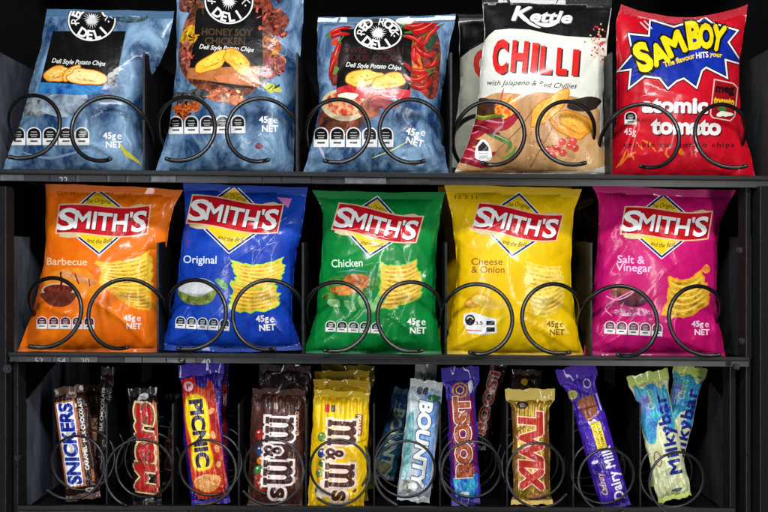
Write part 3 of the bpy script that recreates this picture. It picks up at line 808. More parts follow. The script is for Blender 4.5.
def make_shelf(label, xl, xr, top_l, top_r, lip, floor_drop, dividers, div_top, wall_top, depth=0.44, wall_front=None, tags=(), div_th=0.0009):
    """pixel positions of the front edge: xl..xr, upper edge heights top_l / top_r, lip height in px"""
    x0, x1 = zx(xl), zx(xr); za, zb = zz(top_l), zz(top_r); h = lip * .00094
    org = Vector(((x0 + x1) / 2, YF, min(za, zb) - h))
    root = empty('vending_shelf', org, label, 'shelf', 'wide shelves inside the machine')
    zt = lambda x: za + (zb - za) * (x - x0) / (x1 - x0)
    def slab(mb, xa, xb, ya, yb, o0, o1):     # follows the slight slope of the shelf
        mb.hexa([(xa, ya, zt(xa) + o0), (xb, ya, zt(xb) + o0), (xb, yb, zt(xb) + o0), (xa, yb, zt(xa) + o0),
                 (xa, ya, zt(xa) + o1), (xb, ya, zt(xb) + o1), (xb, yb, zt(xb) + o1), (xa, yb, zt(xa) + o1)])
    m = MB(); slab(m, x0, x1, YF + .004, depth, -floor_drop - .0015, -floor_drop); m.build('tray_floor', M_TRAY, root, org)
    m = MB(); slab(m, x0, x1, YF - .0015, YF + .0035, -h * .42, 0); slab(m, x0, x1, YF - .004, YF - .0015, -h * .42, -h * .34)
    m.build('front_rail', M_RAIL, root, org, bevel=.0006)
    m = MB(); slab(m, x0, x1, YF + .0002, YF + .0035, -h, -h * .42 - .0002); m.build('price_strip', M_TAG, root, org)
    for (a, b, kind, txt) in tags:
        xa, xb = zx(a), zx(b)
        m = MB(); slab(m, xa, xb, YF - .0012, YF, -h * .97, -h * .46)
        card = m.build('price_card', {'g': M_TAGL, 'w': M_TAGW, 'k': M_TAG}[kind], root, org)
        if txt:
            m = MB(); py = top_l + (top_r - top_l) * (a - xl) / (xr - xl) + lip * .86
            flat_text(m, txt, (a + b) / 2, py, None, 6.0, YF - .0016, zt(xa) - h * .97); m.build('price_digits', M_DIGIT if kind != 'w' else M_DARK, card, org)
    fl = zt(0) - floor_drop
    for px in dividers:
        x = zx(px, YD); zf = zt(x) - floor_drop
        t0 = zz(div_top, YD)
        m = MB(); pr = [(YD, zf), (depth, zf), (depth, t0 + .004), (YD + .03, t0 + .002), (YD, t0)]
        m.add([(x - div_th, y, z) for y, z in pr] + [(x + div_th, y, z) for y, z in pr],
              [tuple(range(5)), tuple(range(9, 4, -1))] + [(i, i + 5, (i + 1) % 5 + 5, (i + 1) % 5) for i in range(5)])
        d = m.build('divider', M_TRAY, root, org)
        m = MB(); m.box(x - div_th * 1.15, x + div_th * 1.15, YD - .0012, YD, zf, t0 + .0003); m.build('edge_highlight', M_EDGE, d, org)  # pale strip paints the highlight on the divider's front edge
    for sd, px in (('l', wall_front[0]), ('r', wall_front[1])):
        x = zx(px, YD); s = 1 if sd == 'l' else -1; zf = zt(x) - floor_drop
        t0 = zz(wall_top[0], YD); y1 = wall_top[1]; t1 = t0 + wall_top[2]
        xa, xb = sorted((x, x - s * .002))
        pr = [(YD, zf), (depth, zf), (depth, t1), (y1, t1), (YD, t0)]
        m = MB()
        m.add([(xa, y, z) for y, z in pr] + [(xb, y, z) for y, z in pr],
              [tuple(range(5)), tuple(range(9, 4, -1))] + [(i, i + 5, (i + 1) % 5 + 5, (i + 1) % 5) for i in range(5)])
        m.build('side_wall', M_WALL_LIT if sd == 'l' else M_WALL_R, root, org)
        m = MB(); m.box(xa - .001, xb + .001, YD - .002, YD - .0002, zf, t0); m.build('wall_flange', M_RAIL, root, org, bevel=.0004)
    return root

make_shelf('upper shelf carrying the blue, white and red chip bags', -16, 782, 169, 176, 12, .002, (144, 297, 451, 611), 53, (48, .10, .0), wall_front=(-8, 771),
           tags=((1, 24, 'w', ''), (26, 50, 'g', ''), (51, 76, 'g', '22'), (79, 107, 'g', ''), (110, 126, 'g', ''), (129, 150, 'g', ''), (152, 176, 'w', ''), (228, 262, 'g', ''), (264, 281, 'g', ''), (283, 311, 'g', ''), (345, 386, 'w', ''), (390, 430, 'k', '')))
make_shelf('middle shelf carrying the orange, royal blue, green, yellow and pink chip bags', 7, 749, 352, 357, 10, .006, (158, 303, 446, 591), 243, (236, .06, .0), wall_front=(8, 748),
           tags=((26, 52, 'k', '52'), (53, 70, 'k', '54'), (72, 98, 'k', '20'), (99, 124, 'g', ''), (126, 142, 'k', ''), (144, 166, 'k', ''), (168, 196, 'w', '54'), (200, 212, 'k', '40')))
make_shelf('bottom shelf carrying the chocolate bars', 18, 735, 505.5, 508, 12, .013, (107, 173, 239, 306, 374, 440, 507, 573, 640), 404, (402, .10, .03), wall_front=(26, 725), div_th=.0007,
           tags=((26, 50, 'g', ''), (60, 86, 'k', '60'), (92, 118, 'g', ''), (190, 216, 'k', '62'), (230, 262, 'g', ''), (330, 356, 'k', ''), (470, 500, 'g', '')))

# ---- cabinet
org = Vector((0, .5, -.32))
cabz = empty('vending_cabinet', org, 'black inside of the vending machine behind and beside the shelves', 'vending machine')
m = MB(); m.box(-.47, .47, .49, .50, -.45, .45); m.build('back_panel', M_DARK, cabz, org)
for s in (-1, 1):
    m = MB(); a, b = sorted((s * .452, s * .46)); m.box(a, b, -.09, .489, -.45, .45); m.build('cabinet_side', M_DARK, cabz, org)
m = MB(); m.box(-.45, .45, -.09, .489, .43, .44); m.build('cabinet_roof', M_DARK, cabz, org)
def post(xa, xb, y, z0, z1, slots, lbl=None):
    m = MB(); m.box(min(xa, xb), max(xa, xb), y, y + .02, z0, z1); p = m.build('shelf_rail', M_DARK, cabz, org, bevel=.0008)
    xc = (xa + xb) / 2
    for z in slots:
        m = MB(); m.box(xc - .0016, xc + .0016, y - .0006, y + .0004, z - .006, z + .006); m.build('slot', M_DARK, p, org)
    m = MB(); e = xb; m.box(e - .0005, e + .0005, y - .0012, y, z0, z1); m.build('edge_highlight', M_EDGE, p, org)  # pale strip paints a slim highlight down the post
yy = -.035
zs = [zz(v, yy) for v in (205, 228, 300, 325, 380, 420, 445, 470, 492)]
post(zx(-6, yy), zx(6, yy), yy, -.40, zz(186, yy), zs)
post(zx(8, yy), zx(13, yy), yy + .012, -.40, zz(362, yy), zs[4:])
post(zx(772, yy), zx(760, yy), yy, -.40, zz(186, yy), zs)
post(zx(756, yy), zx(751, yy), yy + .012, -.40, zz(186, yy), zs[2:])
post(zx(744, yy), zx(738, yy), yy + .02, -.40, zz(366, yy), zs[4:])
for k, (px, py) in enumerate(((7, 369), (737, 367), (740, 250), (17, 458), (742, 341))):
    y = -.044 if k < 2 else -.038
    c = Vector((zx(px, y), y, zz(py, y))); m = MB(); n = 16; r = .0042 if k == 0 else .003
    for (rr, ya, yb) in ((r, .0, .004), (r * .55, -.0012, .0)):
        ring_ = [(c.x + rr * math.cos(6.2832 * i / n), c.z + rr * math.sin(6.2832 * i / n)) for i in range(n)]
        m.prism(ring_, c.y + ya, c.y + yb)
    m.build('screw', M_SCREW if k in (0, 1) else M_RAIL, cabz, org, bevel=.0003)

# ---- wire spirals
def spiral(px, py, rpx, y0, pitch, turns, start, sense, wire, mat, label, group, tail=0.0, squeeze=False):
    """start = angle (deg, counter-clockwise from +x) of the free front end; sense +1 turns counter-clockwise going back"""
    yc = y0 + pitch * .3
    f = (D + yc) / D / 1000; r = rpx * f; cx, cz = (px - 384) * f, (256 - py) * f
    pts = []; n = int(turns * 56)
    a0 = math.radians(start)
    if tail:
        p = Vector((cx + r * math.cos(a0), y0, cz + r * math.sin(a0))); t = Vector((-math.sin(a0), 0, math.cos(a0))) * -sense
        for k in (3, 2, 1): pts.append(p + t * tail * k / 3 + Vector((0, -.0005 * k, 0)))
    for i in range(n + 1):
        a = a0 + sense * 2 * math.pi * i / 56
        wob = 1 + .006 * math.sin(a * .37 + px)
        t = i / 56.0
        yy_ = (y0 + pitch * t) if not squeeze else float(np.mean(np.interp(t + np.linspace(-.06, .06, 9), [0, .5, .70, .87, 1.3, 8], [y0, -.011, .003, .044, .062, .062 + .07 * 6.7])))
        pts.append(Vector((cx + r * wob * math.cos(a), yy_, cz + r * wob * math.sin(a))))
    m = MB(); m.tube(pts, wire, 10)
    org = Vector((cx, y0, cz - r))
    o = m.build('wire_spiral', mat, None, org); o.location = org
    return tag(o, label, 'spiral', group)

TS = 'double wire spirals holding the chip bags'
names_top = ['leftmost blue bag of the upper shelf', 'second blue bag of the upper shelf', 'third blue bag of the upper shelf', 'white and black chilli bag', 'red bag of the upper shelf']
names_mid = ['orange bag', 'royal blue bag', 'green bag', 'yellow bag', 'pink bag']
tops = [(28, 107, 127, 129), (182, 261, 129, 130), (336, 413, 131, 131), (490, 570, 133, 133), (644, 727, 136, 136)]
mids = [(49, 123.5, 312, 313), (193, 267, 314, 314), (336, 411, 316, 316), (478, 555, 318, 318), (622, 701, 320, 320)]
for row, nm in ((tops, names_top), (mids, names_mid)):
    for (xa, xb, ya, yb), n in zip(row, nm):
        spiral(xa, ya, 33.6, -.040, .07, 5.2, 257, 1, .0021, M_WIRE, 'left black wire ring in front of the ' + n, TS, .004, True)
        spiral(xb, yb, 33.6, -.040, .07, 5.2, 283, -1, .0021, M_WIRE, 'right black wire ring in front of the ' + n, TS, .004, True)
bars = ['caramel bar with the white and blue name panel', 'dark bar with red and gold letters', 'yellow and orange bar with nuts', 'brown sweets packet', 'yellow peanut sweets packet',
        'pale blue and white bar', 'purple bar with orange letters', 'gold bar with red letters', 'violet milk chocolate bar', 'pale green and blue bars']
bot = [(74, 468, 29.5, 225, 1), (138, 472, 31.5, 250, -1), (206, 472, 30, 260, 1), (272, 472.5, 31, 215, 1), (339, 472.5, 30.5, 232, 1), (405, 472.5, 30.5, 250, -1),
       (472, 473, 30.5, 255, -1), (537.5, 476, 30.5, 325, -1), (608.5, 481, 30, 290, -1), (679, 484, 30, 270, -1)]
for (x, y, r, st, sn), n in zip(bot, bars):
    spiral(x, y, r, -.034, .034, 9.0, st, sn, .0013, M_WIRE2, 'thin wire spiral around the ' + n, 'single wire spirals holding the chocolate bars', .003)

# ------------------------------------------------------------------ upper shelf: five bags
def deli_logo(pk, cx, cy, r, ry=None, rot=0):
    ry = ry or r * .93
    pk.part('brand_logo', 5)
    pk.add(ell(cx, cy, r + .8, ry + .8, rot, 44), film(BLACK)); pk.add(ring(cx, cy, r, ry, 1.5, rot), film(WHITE))
    st = []
    for k in range(40):
        q = r * (.36 if k % 2 == 0 else .17) * (1 + .18 * math.sin(k * 2.7)); a = k * math.pi / 20
        st.append((cx + q * math.cos(a), cy + q * .93 * math.sin(a)))
    pk.add(rot2(st, rot, (cx, cy)), film((230, 232, 230)), 7)
    h = r * .34
    pk.add(arctext('RED ROCK', cx, cy, r * .70, ry * .70, h, 0, 24.5, bold=.035, rot=rot), film(WHITE), 7)
    pk.add(arctext('DELI', cx, cy, r * .70, ry * .70, h * 1.05, 180, 25, True, bold=.035, rot=rot), film(WHITE), 7)
    for a in (-102, 102):
        ar = math.radians(a + rot); pk.add(ell(cx + r * .7 * math.sin(ar), cy - ry * .7 * math.cos(ar), .9, .9, 0, 8), film(WHITE), 7)

def deli_common(pk, quad, script, sx, sy, sw, rot):
    pk.part('name_panel', 2); pk.add(np.array(quad, float), film((12, 11, 12), (18, 16, 17), 60))
    pk.part('script_lettering', 4)
    pk.add(text(script, sx, sy, sw, 4.4, rot, bold=.012, shear=.3, warp=lambda u: (.5 * np.sin(u * 3), 1)), film((236, 236, 232)))

CLOTH = ((26, 58, 100), (134, 170, 202))
def cloth(sd=0): return film(CLOTH[0], CLOTH[1], 32 + sd, ramp=(.38, .64), stretch=(1, 1, .6))

def food_edge(pk, items, name='ingredient_picture'):
    pk.part(name, 1)
    r = random.Random(len(items))
    for (x, y, rx, ry, sd, c1, c2, rt) in items: pk.add(blob(x, y, rx, ry, sd, 30, rt, .26), film(c1, c2, 210, ramp=(.42, .58)), 1 + (sd % 4) * .2)
    for (x, y, rx, ry, sd, c1, c2, rt) in items:       # flecks, shreds and shadows in the food
        for i in range(int(5 + rx * ry / 14)):
            a, q = r.uniform(0, 6.28), r.uniform(0, 1.05); sh = r.choice((.35, .6, 1.25, 1.5))
            c = tuple(max(0, min(255, int(v * sh))) for v in r.choice((c1, c2)))
            c = tuple(v // 24 * 24 for v in c)
            pk.add(blob(x + rx * q * math.cos(a), y + ry * q * math.sin(a), r.uniform(.8, 3.4), r.uniform(.5, 1.6), i, 9, r.uniform(0, 180), .3), film(c), 2 + r.random() * .9)

def bag_deli1():
    pk = Pack([(47, 9), (42, 40), (35, 66), (24, 110), (0, 177)], [(174, 11), (169, 40), (161, 60), (149, 82), (144, 120), (143, 150), (144, 178)], seed=61, g=2.2, H=.029, crease=1.2)
    pk.part('ingredient_picture', 1); pk.add(blob(36, 108, 12, 10, 4), film((60, 70, 74), (170, 180, 180), 90))
    pk.add(blob(64, 104, 26, 12, 5), film((80, 100, 120), (170, 186, 200), 60)); pk.add(smooth([(119, 142), (126, 150), (136, 158), (142, 165), (133, 160), (124, 154)], 3, True), film((210, 200, 60)))
    pk.part('dark_top_print', 1); pk.add(blob(130, 18, 16, 5, 3), film((30, 34, 36), (90, 120, 130), 120)); pk.part('light_streak_print', 1)
    pk.add(stroke(smooth([(22, 152), (50, 158), (90, 150), (110, 160)]), 3, [.1, 1, .5, .1]), film((130, 160, 190)), 2)
    deli_common(pk, [(53, 31), (126, 31), (115, 85), (100, 93), (74, 95), (38, 92)], 'Deli Style Potato Chips', 79, 62, 53, 4)
    pk.part('blue_band', 3); pk.add(np.array([(40, 82), (112, 86), (108, 93), (80, 95), (37, 93)], float), film((20, 60, 140), (60, 140, 200), 60))
    pk.part('chips_picture', 5); smooth_chip(pk, 58, 74, 14, 7, -18, 2, base=(236, 160, 50)); smooth_chip(pk, 71, 73, 9, 5, -40, 4, base=(240, 170, 60)); smooth_chip(pk, 87, 77, 17, 8.5, 8, 7, base=(246, 204, 120), lt=(252, 228, 160))
    deli_logo(pk, 92, 20, 24, 21, -6)
    icons(pk, 10, 136, 90, 136, 18, skip=None)
    weight(pk, 113, 140, h=6)
    return pk.finish('chip_bag', 'leftmost blue chip bag on the upper shelf, black panel with a royal blue lower band', 'chip bag', TOPG, cloth(), seal_mat((60, 100, 136)))
bag_deli1()

def bag_deli2():
    pk = Pack([(176, -12), (177, 40), (174, 90), (168, 130), (154, 177)], [(304, -10), (301, 50), (297, 100), (294, 140), (293, 178)], seed=67, g=2.2, H=.029, crease=1.3)
    meat = ((70, 26, 22), (150, 70, 50)); 
    pk.part('roast_meat_backdrop', 1); pk.add(blob(229, 44, 52, 54, 5, 50, 0, .08), film((64, 30, 24), (150, 84, 50), 110, ramp=(.42, .6)), .4)
    food_edge(pk, [(193, 6, 12, 10, 1, (130, 80, 60), (80, 40, 36), 0), (268, 14, 14, 22, 2, *meat, -20), (282, 34, 5, 4, 3, *meat, 0), (276, 60, 7, 9, 4, (214, 170, 30), (170, 110, 20), 0), (272, 44, 9, 8, 14, (200, 120, 50), (120, 50, 30), 0),
                   (188, 36, 8, 9, 5, (220, 176, 40), (180, 120, 30), 0), (187, 56, 7, 12, 6, (120, 40, 30), (180, 110, 90), 0), (274, 66, 9, 14, 7, (110, 30, 36), (170, 90, 90), -10), (224, 96, 18, 9, 8, (150, 60, 40), (214, 140, 100), 10),
                   (186, 108, 12, 9, 9, (220, 110, 40), (130, 50, 30), 0), (272, 88, 9, 4, 10, (170, 190, 60), (210, 200, 90), 30), (190, 96, 16, 7, 11, (40, 40, 42), (90, 90, 90), 0)])
    deli_common(pk, [(196, 8), (262, 8), (263, 62), (258, 88), (232, 88), (188, 76), (194, 40)], 'Deli Style Potato Chips', 227, 48, 54, 4)
    pk.part('flavour_name', 3); pk.add(text('HONEY SOY', 227, 32, 50, 6.5, 1, bold=.03), film((74, 56, 36))); pk.add(text('CHICKEN', 225, 41, 40, 6.5, 1, bold=.03), film((74, 56, 36)), 3)
    pk.part('brown_band', 3); pk.add(np.array([(188, 68), (259, 66), (259, 87), (232, 84), (187, 78)], float), film((150, 84, 44), (196, 120, 66), 70)); pk.add(np.array([(214, 76), (246, 72), (250, 84), (218, 82)], float), film((216, 140, 90), (190, 104, 60), 60))
    pk.part('chips_picture', 6); smooth_chip(pk, 212, 62, 17, 7.5, -20, 12, base=(244, 184, 40), lt=(252, 214, 80)); smooth_chip(pk, 238, 62, 17, 8, 35, 15, base=(240, 160, 30), lt=(250, 206, 70))
    deli_logo(pk, 229, -1 + 2, 24.5, 23, 4)
    icons(pk, 168, 125, 246, 124, 18)
    weight(pk, 269, 124, h=6)
    pk.part('ink_stamp', 4); pk.add(blob(259, 146, 3.5, 3.5, 4), film((130, 70, 80)))
    return pk.finish('chip_bag', 'second blue chip bag on the upper shelf, its black panel ending in a brown band', 'chip bag', TOPG, cloth(3), seal_mat((60, 100, 136)))
bag_deli2()

def bag_deli3():
    pk = Pack([(318, 17), (317, 50), (319, 100), (314, 135), (301, 178)], [(456, 14), (449, 50), (441, 100), (443, 140), (450, 178)], seed=71, g=2.2, H=.029, crease=1.3, sag=(1, 0))
    pk.part('chilli_picture', 1)
    pk.add(blob(420, 56, 20, 44, 21, 40, -3, .12), film((56, 30, 30), (150, 60, 44), 130, ramp=(.40, .60)), .4)
    for pts, w in (([(410, 32), (422, 30), (436, 22), (444, 16)], 7), ([(404, 26), (414, 27), (424, 24), (436, 16)], 6), 
                   ([(424, 36), (416, 44), (414, 58), (420, 66)], 6), ([(428, 70), (420, 72), (412, 70), (404, 62)], 6), ([(429, 74), (418, 80), (410, 79), (402, 76)], 5), ([(440, 26), (430, 34), (424, 44), (420, 50)], 4), ([(436, 58), (432, 66), (424, 66)], 4), ([(414, 44), (420, 52), (430, 56), (434, 50)], 4.5), ([(410, 84), (420, 88), (428, 84), (432, 76)], 4), ([(404, 36), (412, 38), (420, 44), (423, 54)], 4)):
        chilli(pk, pts, w)
    pk.add(blob(417, 62, 6, 16, 6, rot=-8, amp=.25), film((220, 140, 50), (196, 40, 24), 180), 4); pk.add(blob(424, 90, 3, 2.6, 8), film((200, 50, 30)), 3)
    pk.add(blob(430, 40, 6, 9, 9), film((30, 60, 40)), 2)
    pk.part('red_pepper_picture', 1)
    pk.add(blob(335, 70, 6, 16, 22, 30, 4, .2), film((50, 28, 28), (140, 54, 40), 130, ramp=(.40, .60)), .4)
    for pts, w in (([(329, 34), (340, 29), (352, 27)], 5), ([(330, 38), (340, 34), (350, 34)], 4.5), ([(340, 42), (336, 54), (333, 64), (332, 74)], 6), ([(336, 56), (331, 68), (330, 80)], 4)):
        chilli(pk, pts, w)
    pk.add(blob(334, 70, 5, 4, 10), film((90, 130, 50)), 3); pk.add(blob(405, 21, 8, 4, 3), film((200, 206, 190)), 3)
    pk.add(blob(335, 42, 3.5, 3.5, 11), film((200, 60, 30)), 3)
    pk.part('bowl_picture', 1)
    pk.add(blob(343, 118, 24, 20, 12), film((60, 40, 34), (150, 70, 40), 70)); pk.add(ell(344, 105, 23, 16, 6), film((226, 214, 180), (200, 170, 120), 60)); pk.add(ell(344, 104, 19, 12, 6), film((200, 60, 40), (240, 190, 140), 140, ramp=(.42, .58)))
    pk.add(blob(348, 96, 9, 4, 3), film((240, 230, 210))); pk.add(blob(338, 100, 5, 3, 4), film((240, 150, 60))); pk.add(blob(370, 108, 12, 10, 5), film((120, 50, 40), (190, 120, 90), 90)); pk.add(blob(384, 104, 14, 5, 15), film((110, 30, 40), (160, 60, 60), 90))
    deli_common(pk, [(341, 29), (413, 29), (410, 90), (396, 94), (336, 96), (338, 60)], 'Deli Style Potato Chips', 374, 66, 55, 4)
    pk.part('flavour_name', 3); pk.add(text('SWEET CHILLI', 374, 50, 58, 6, 1, bold=.02), film((66, 24, 22))); pk.add(text('SOUR CREAM', 374, 58, 54, 6, 1, bold=.02), film((66, 24, 22)), 3)
    pk.part('red_band', 3); pk.add(np.array([(337, 88), (350, 84), (372, 87), (411, 90), (409, 99), (372, 98), (337, 100)], float), film((186, 24, 36), (220, 70, 70), 70, ramp=(.4, .66)))
    pk.part('chips_picture', 6); smooth_chip(pk, 363, 78, 18, 7.5, -14, 22, base=(244, 190, 70), lt=(252, 220, 120)); smooth_chip(pk, 389, 81, 15, 8, -4, 25, base=(240, 176, 60), lt=(250, 212, 110))
    deli_logo(pk, 378, 33, 24, 16.5, 3)
    icons(pk, 313, 137, 394, 137, 20)
    weight(pk, 415, 137, h=6.5, rot=14)
    pk.part('corner_print', 2); pk.add(stroke(smooth([(372, 158), (392, 150), (408, 141)]), 1.6, [.3, 1, .2]), film((226, 226, 150))); pk.add(stroke(smooth([(318, 145), (322, 152), (325, 160)]), 3, [.3, 1, .2]), film((190, 196, 214)), 2)
    return pk.finish('chip_bag', 'third blue chip bag on the upper shelf, black panel surrounded by red chillies', 'chip bag', TOPG, cloth(6), seal_mat((66, 104, 136)))
bag_deli3()

def bag_chilli(back=False):
    white = film((232, 232, 222), (218, 220, 208), 24); blk = (14, 13, 14)
    if back:
        pk = Pack([(458, 14), (460, 60), (458, 110), (452, 140), (450, 172)], [(570, 14), (570, 60), (570, 110), (570, 140), (570, 172)], y0=.095, seed=83, g=4)
        pk.part('black_top_print', 1); pk.add(np.array([(459, 18), (570, 18), (570, 34), (520, 34), (484, 42), (470, 50), (460, 58)], float), film(blk))
        pk.part('flavour_name', 2); pk.add(text('C', 482, 64, 14, 24, -4, bold=.07), film((206, 40, 36)))
        return pk.finish('chip_bag', 'white and black chip bag standing behind the front chilli one', 'chip bag', TOPG, film((196, 198, 180)), seal_mat(blk))
    pk = Pack([(482, -4), (484, 30), (481, 70), (477, 105), (471, 135), (452, 177)], [(612, 0), (608, 40), (604, 80), (603, 120), (604, 145), (607, 178)], seed=79, g=2.2, H=.029)
    pk.part('black_top_print', 1)
    pk.add(np.array([(482.5, 2), (611.5, 6), (606, 38), (590, 37.5), (565, 36), (545, 33), (530, 29.5), (510, 28.5), (495, 30), (489, 35), (485, 40), (483.5, 44)], float), film(blk, (24, 23, 24), 40))
    pk.part('brand_logo', 3)
    t = text('Kettle', 543, 16, 58, 11, 3, bold=.035, shear=.32, sizes=[1.25, 1, 1, 1, 1, 1])
    pk.add([q + np.array([.9, .8]) for q in t], film((90, 90, 90))); pk.add(t, film((232, 234, 230)))
    pk.add(smooth([(521, 15), (528, 20), (536, 25), (541, 28), (535, 27), (527, 23)], 4, True), film((232, 234, 230)), 4)
    pk.add(smooth([(534, 21.5), (545, 23), (558, 22), (553, 26), (545, 27), (538, 25)], 4, True), film((232, 234, 230)), 4)
    pk.part('flavour_name', 3)
    for dx, dy, c, l in ((1.6, 1.2, (50, 30, 30), 3), (0, 0, (214, 34, 34), 5)):
        for ch, x, y, w, h, r in (('C', 500, 56.5, 13, 30, 3), ('H', 519.5, 56.5, 14, 28, 5), ('I', 534.5, 57.5, 3.2, 26, 5), ('L', 546, 60, 10, 25, 4), ('L', 562, 61.5, 9, 24, 4), ('I', 575.5, 62.5, 3.2, 23, 4)):
            pk.add(text(ch, x + dx, y + dy, w, h, r, bold=.05), film(c), l)
    pk.part('script_lettering', 14); pk.add(text('with Jalapeno & Red Chillies', 532, 83.5, 90, 5, 2.5, bold=-.002, shear=.35, warp=lambda u: (.8 * np.sin(u * 4 + 2), 1)), film((60, 60, 58)))
    pk.part('pepper_flakes', 3); r = random.Random(4)
    for i in range(70):
        x, y = r.gauss(598, 5), r.gauss(43, 11)
        if x > 607 or y < 24 or y > 62: continue
        pk.add(blob(x, y, r.uniform(.5, 1.2), r.uniform(.7, 1.6), i, 6, r.uniform(0, 180)), film(r.choice([(206, 60, 60), (226, 190, 150), (190, 40, 50), (236, 150, 120)])), 3 + (i % 4) * .3)
    pk.part('food_picture', 1)
    board = smooth([(477, 105), (484, 98), (496, 93), (512, 93), (526, 95), (538, 92), (560, 94), (580, 98), (592, 103), (600, 112), (600, 135), (604, 166), (560, 171), (500, 172), (456, 169), (466, 145), (474, 120)], 3, True)
    pk.add(board, film((176, 126, 78), (212, 168, 116), 50, stretch=(1, 1, .25)))
    pk.add(blob(484, 112, 20, 16, 3), film((60, 34, 24), (96, 60, 40), 60)); pk.add(blob(584, 104, 18, 7, 33), film((44, 36, 32)))
    pk.add(stroke([(480, 168), (520, 128), (534, 108)], 1.0), film((130, 90, 60)), 3); pk.add(stroke([(530, 168), (552, 128)], .8), film((130, 90, 60)), 3)
    pk.add(blob(506, 108, 12, 10, 5), film((220, 80, 20), (246, 180, 60), 200, ramp=(.42, .56)), 3); pk.add(stroke(smooth([(500, 104), (502, 94), (504, 88)]), 3, [1, .6, .1]), film((190, 40, 20)), 4)
    chilli(pk, [(478, 120), (492, 124), (506, 124), (520, 112)], 13, (190, 34, 60), (240, 150, 170), None)
    chilli(pk, [(460, 150), (472, 152), (482, 158), (496, 152)], 10, (176, 24, 50), (230, 120, 140), None)
    chilli(pk, [(462, 138), (476, 134), (488, 128)], 9, (186, 30, 50), (236, 130, 150), None)
    chilli(pk, [(486, 132), (500, 138), (510, 144), (506, 152)], 5, (90, 130, 60), (190, 210, 150), None)
    chilli(pk, [(470, 114), (482, 118), (494, 116), (504, 116)], 5, (120, 130, 40), (210, 200, 60), None)
    chilli(pk, [(456, 158), (468, 160), (480, 164), (492, 166)], 8, (160, 20, 44), (226, 110, 130), None)
    chilli(pk, [(466, 128), (478, 127), (490, 131), (500, 134)], 7, (150, 26, 40), (220, 110, 120), None)
    pk.add(blob(470, 144, 10, 4, 8, rot=-20), film((90, 16, 24), (150, 40, 40), 160), 3)
    pk.add(stroke(smooth([(502, 158), (512, 154), (516, 146)]), 3, [.3, 1, .3]), film((80, 150, 50)), 6)
    smooth_chip(pk, 549, 108, 24, 9, -48, 31, base=(232, 150, 40), lt=(248, 196, 90)); pk.lvl = 6
    smooth_chip(pk, 571, 124, 22, 12, 32, 35, base=(226, 140, 30), lt=(246, 184, 70))
    for i, (x, y) in enumerate(((557, 148), (563, 153), (552, 155), (570, 146), (562, 142), (573, 141), (548, 150), (575, 148))): pk.add(ell(x, y, 4, 3.6), film((196, 36, 40), (230, 90, 80), 90), 8 + i * .3); pk.add(ell(x - 1, y - 1.3, 1.2, .8), film((246, 190, 180)), 11)
    for i in range(60): x, y = r.gauss(543, 11), r.gauss(144, 9); pk.add(blob(x, y, r.uniform(.5, 1.1), r.uniform(.5, 1.1), i, 6), film(r.choice([(200, 60, 40), (236, 190, 120), (190, 80, 50)])), 5 + (i % 5) * .2)
    pk.part('ingredient_seal_label', 14)
    pk.add(smooth([(476, 160), (476, 147), (483, 139), (490, 147), (491, 160)], 3, True), film(WHITE), 14); pk.add(np.array([(478, 151), (478, 147), (483, 141.5), (488.5, 147), (488.5, 151)], float), film((40, 40, 40)), 15)
    for y in (153.5, 156, 158): pk.add(stroke([(479, y), (488, y)], .8), film((120, 120, 120)), 15)
    return pk.finish('chip_bag', 'white and black chip bag in front, with big red chilli lettering', 'chip bag', TOPG, white, seal_mat(blk), seal_mat((120, 90, 60)))
bag_chilli(); bag_chilli(True)

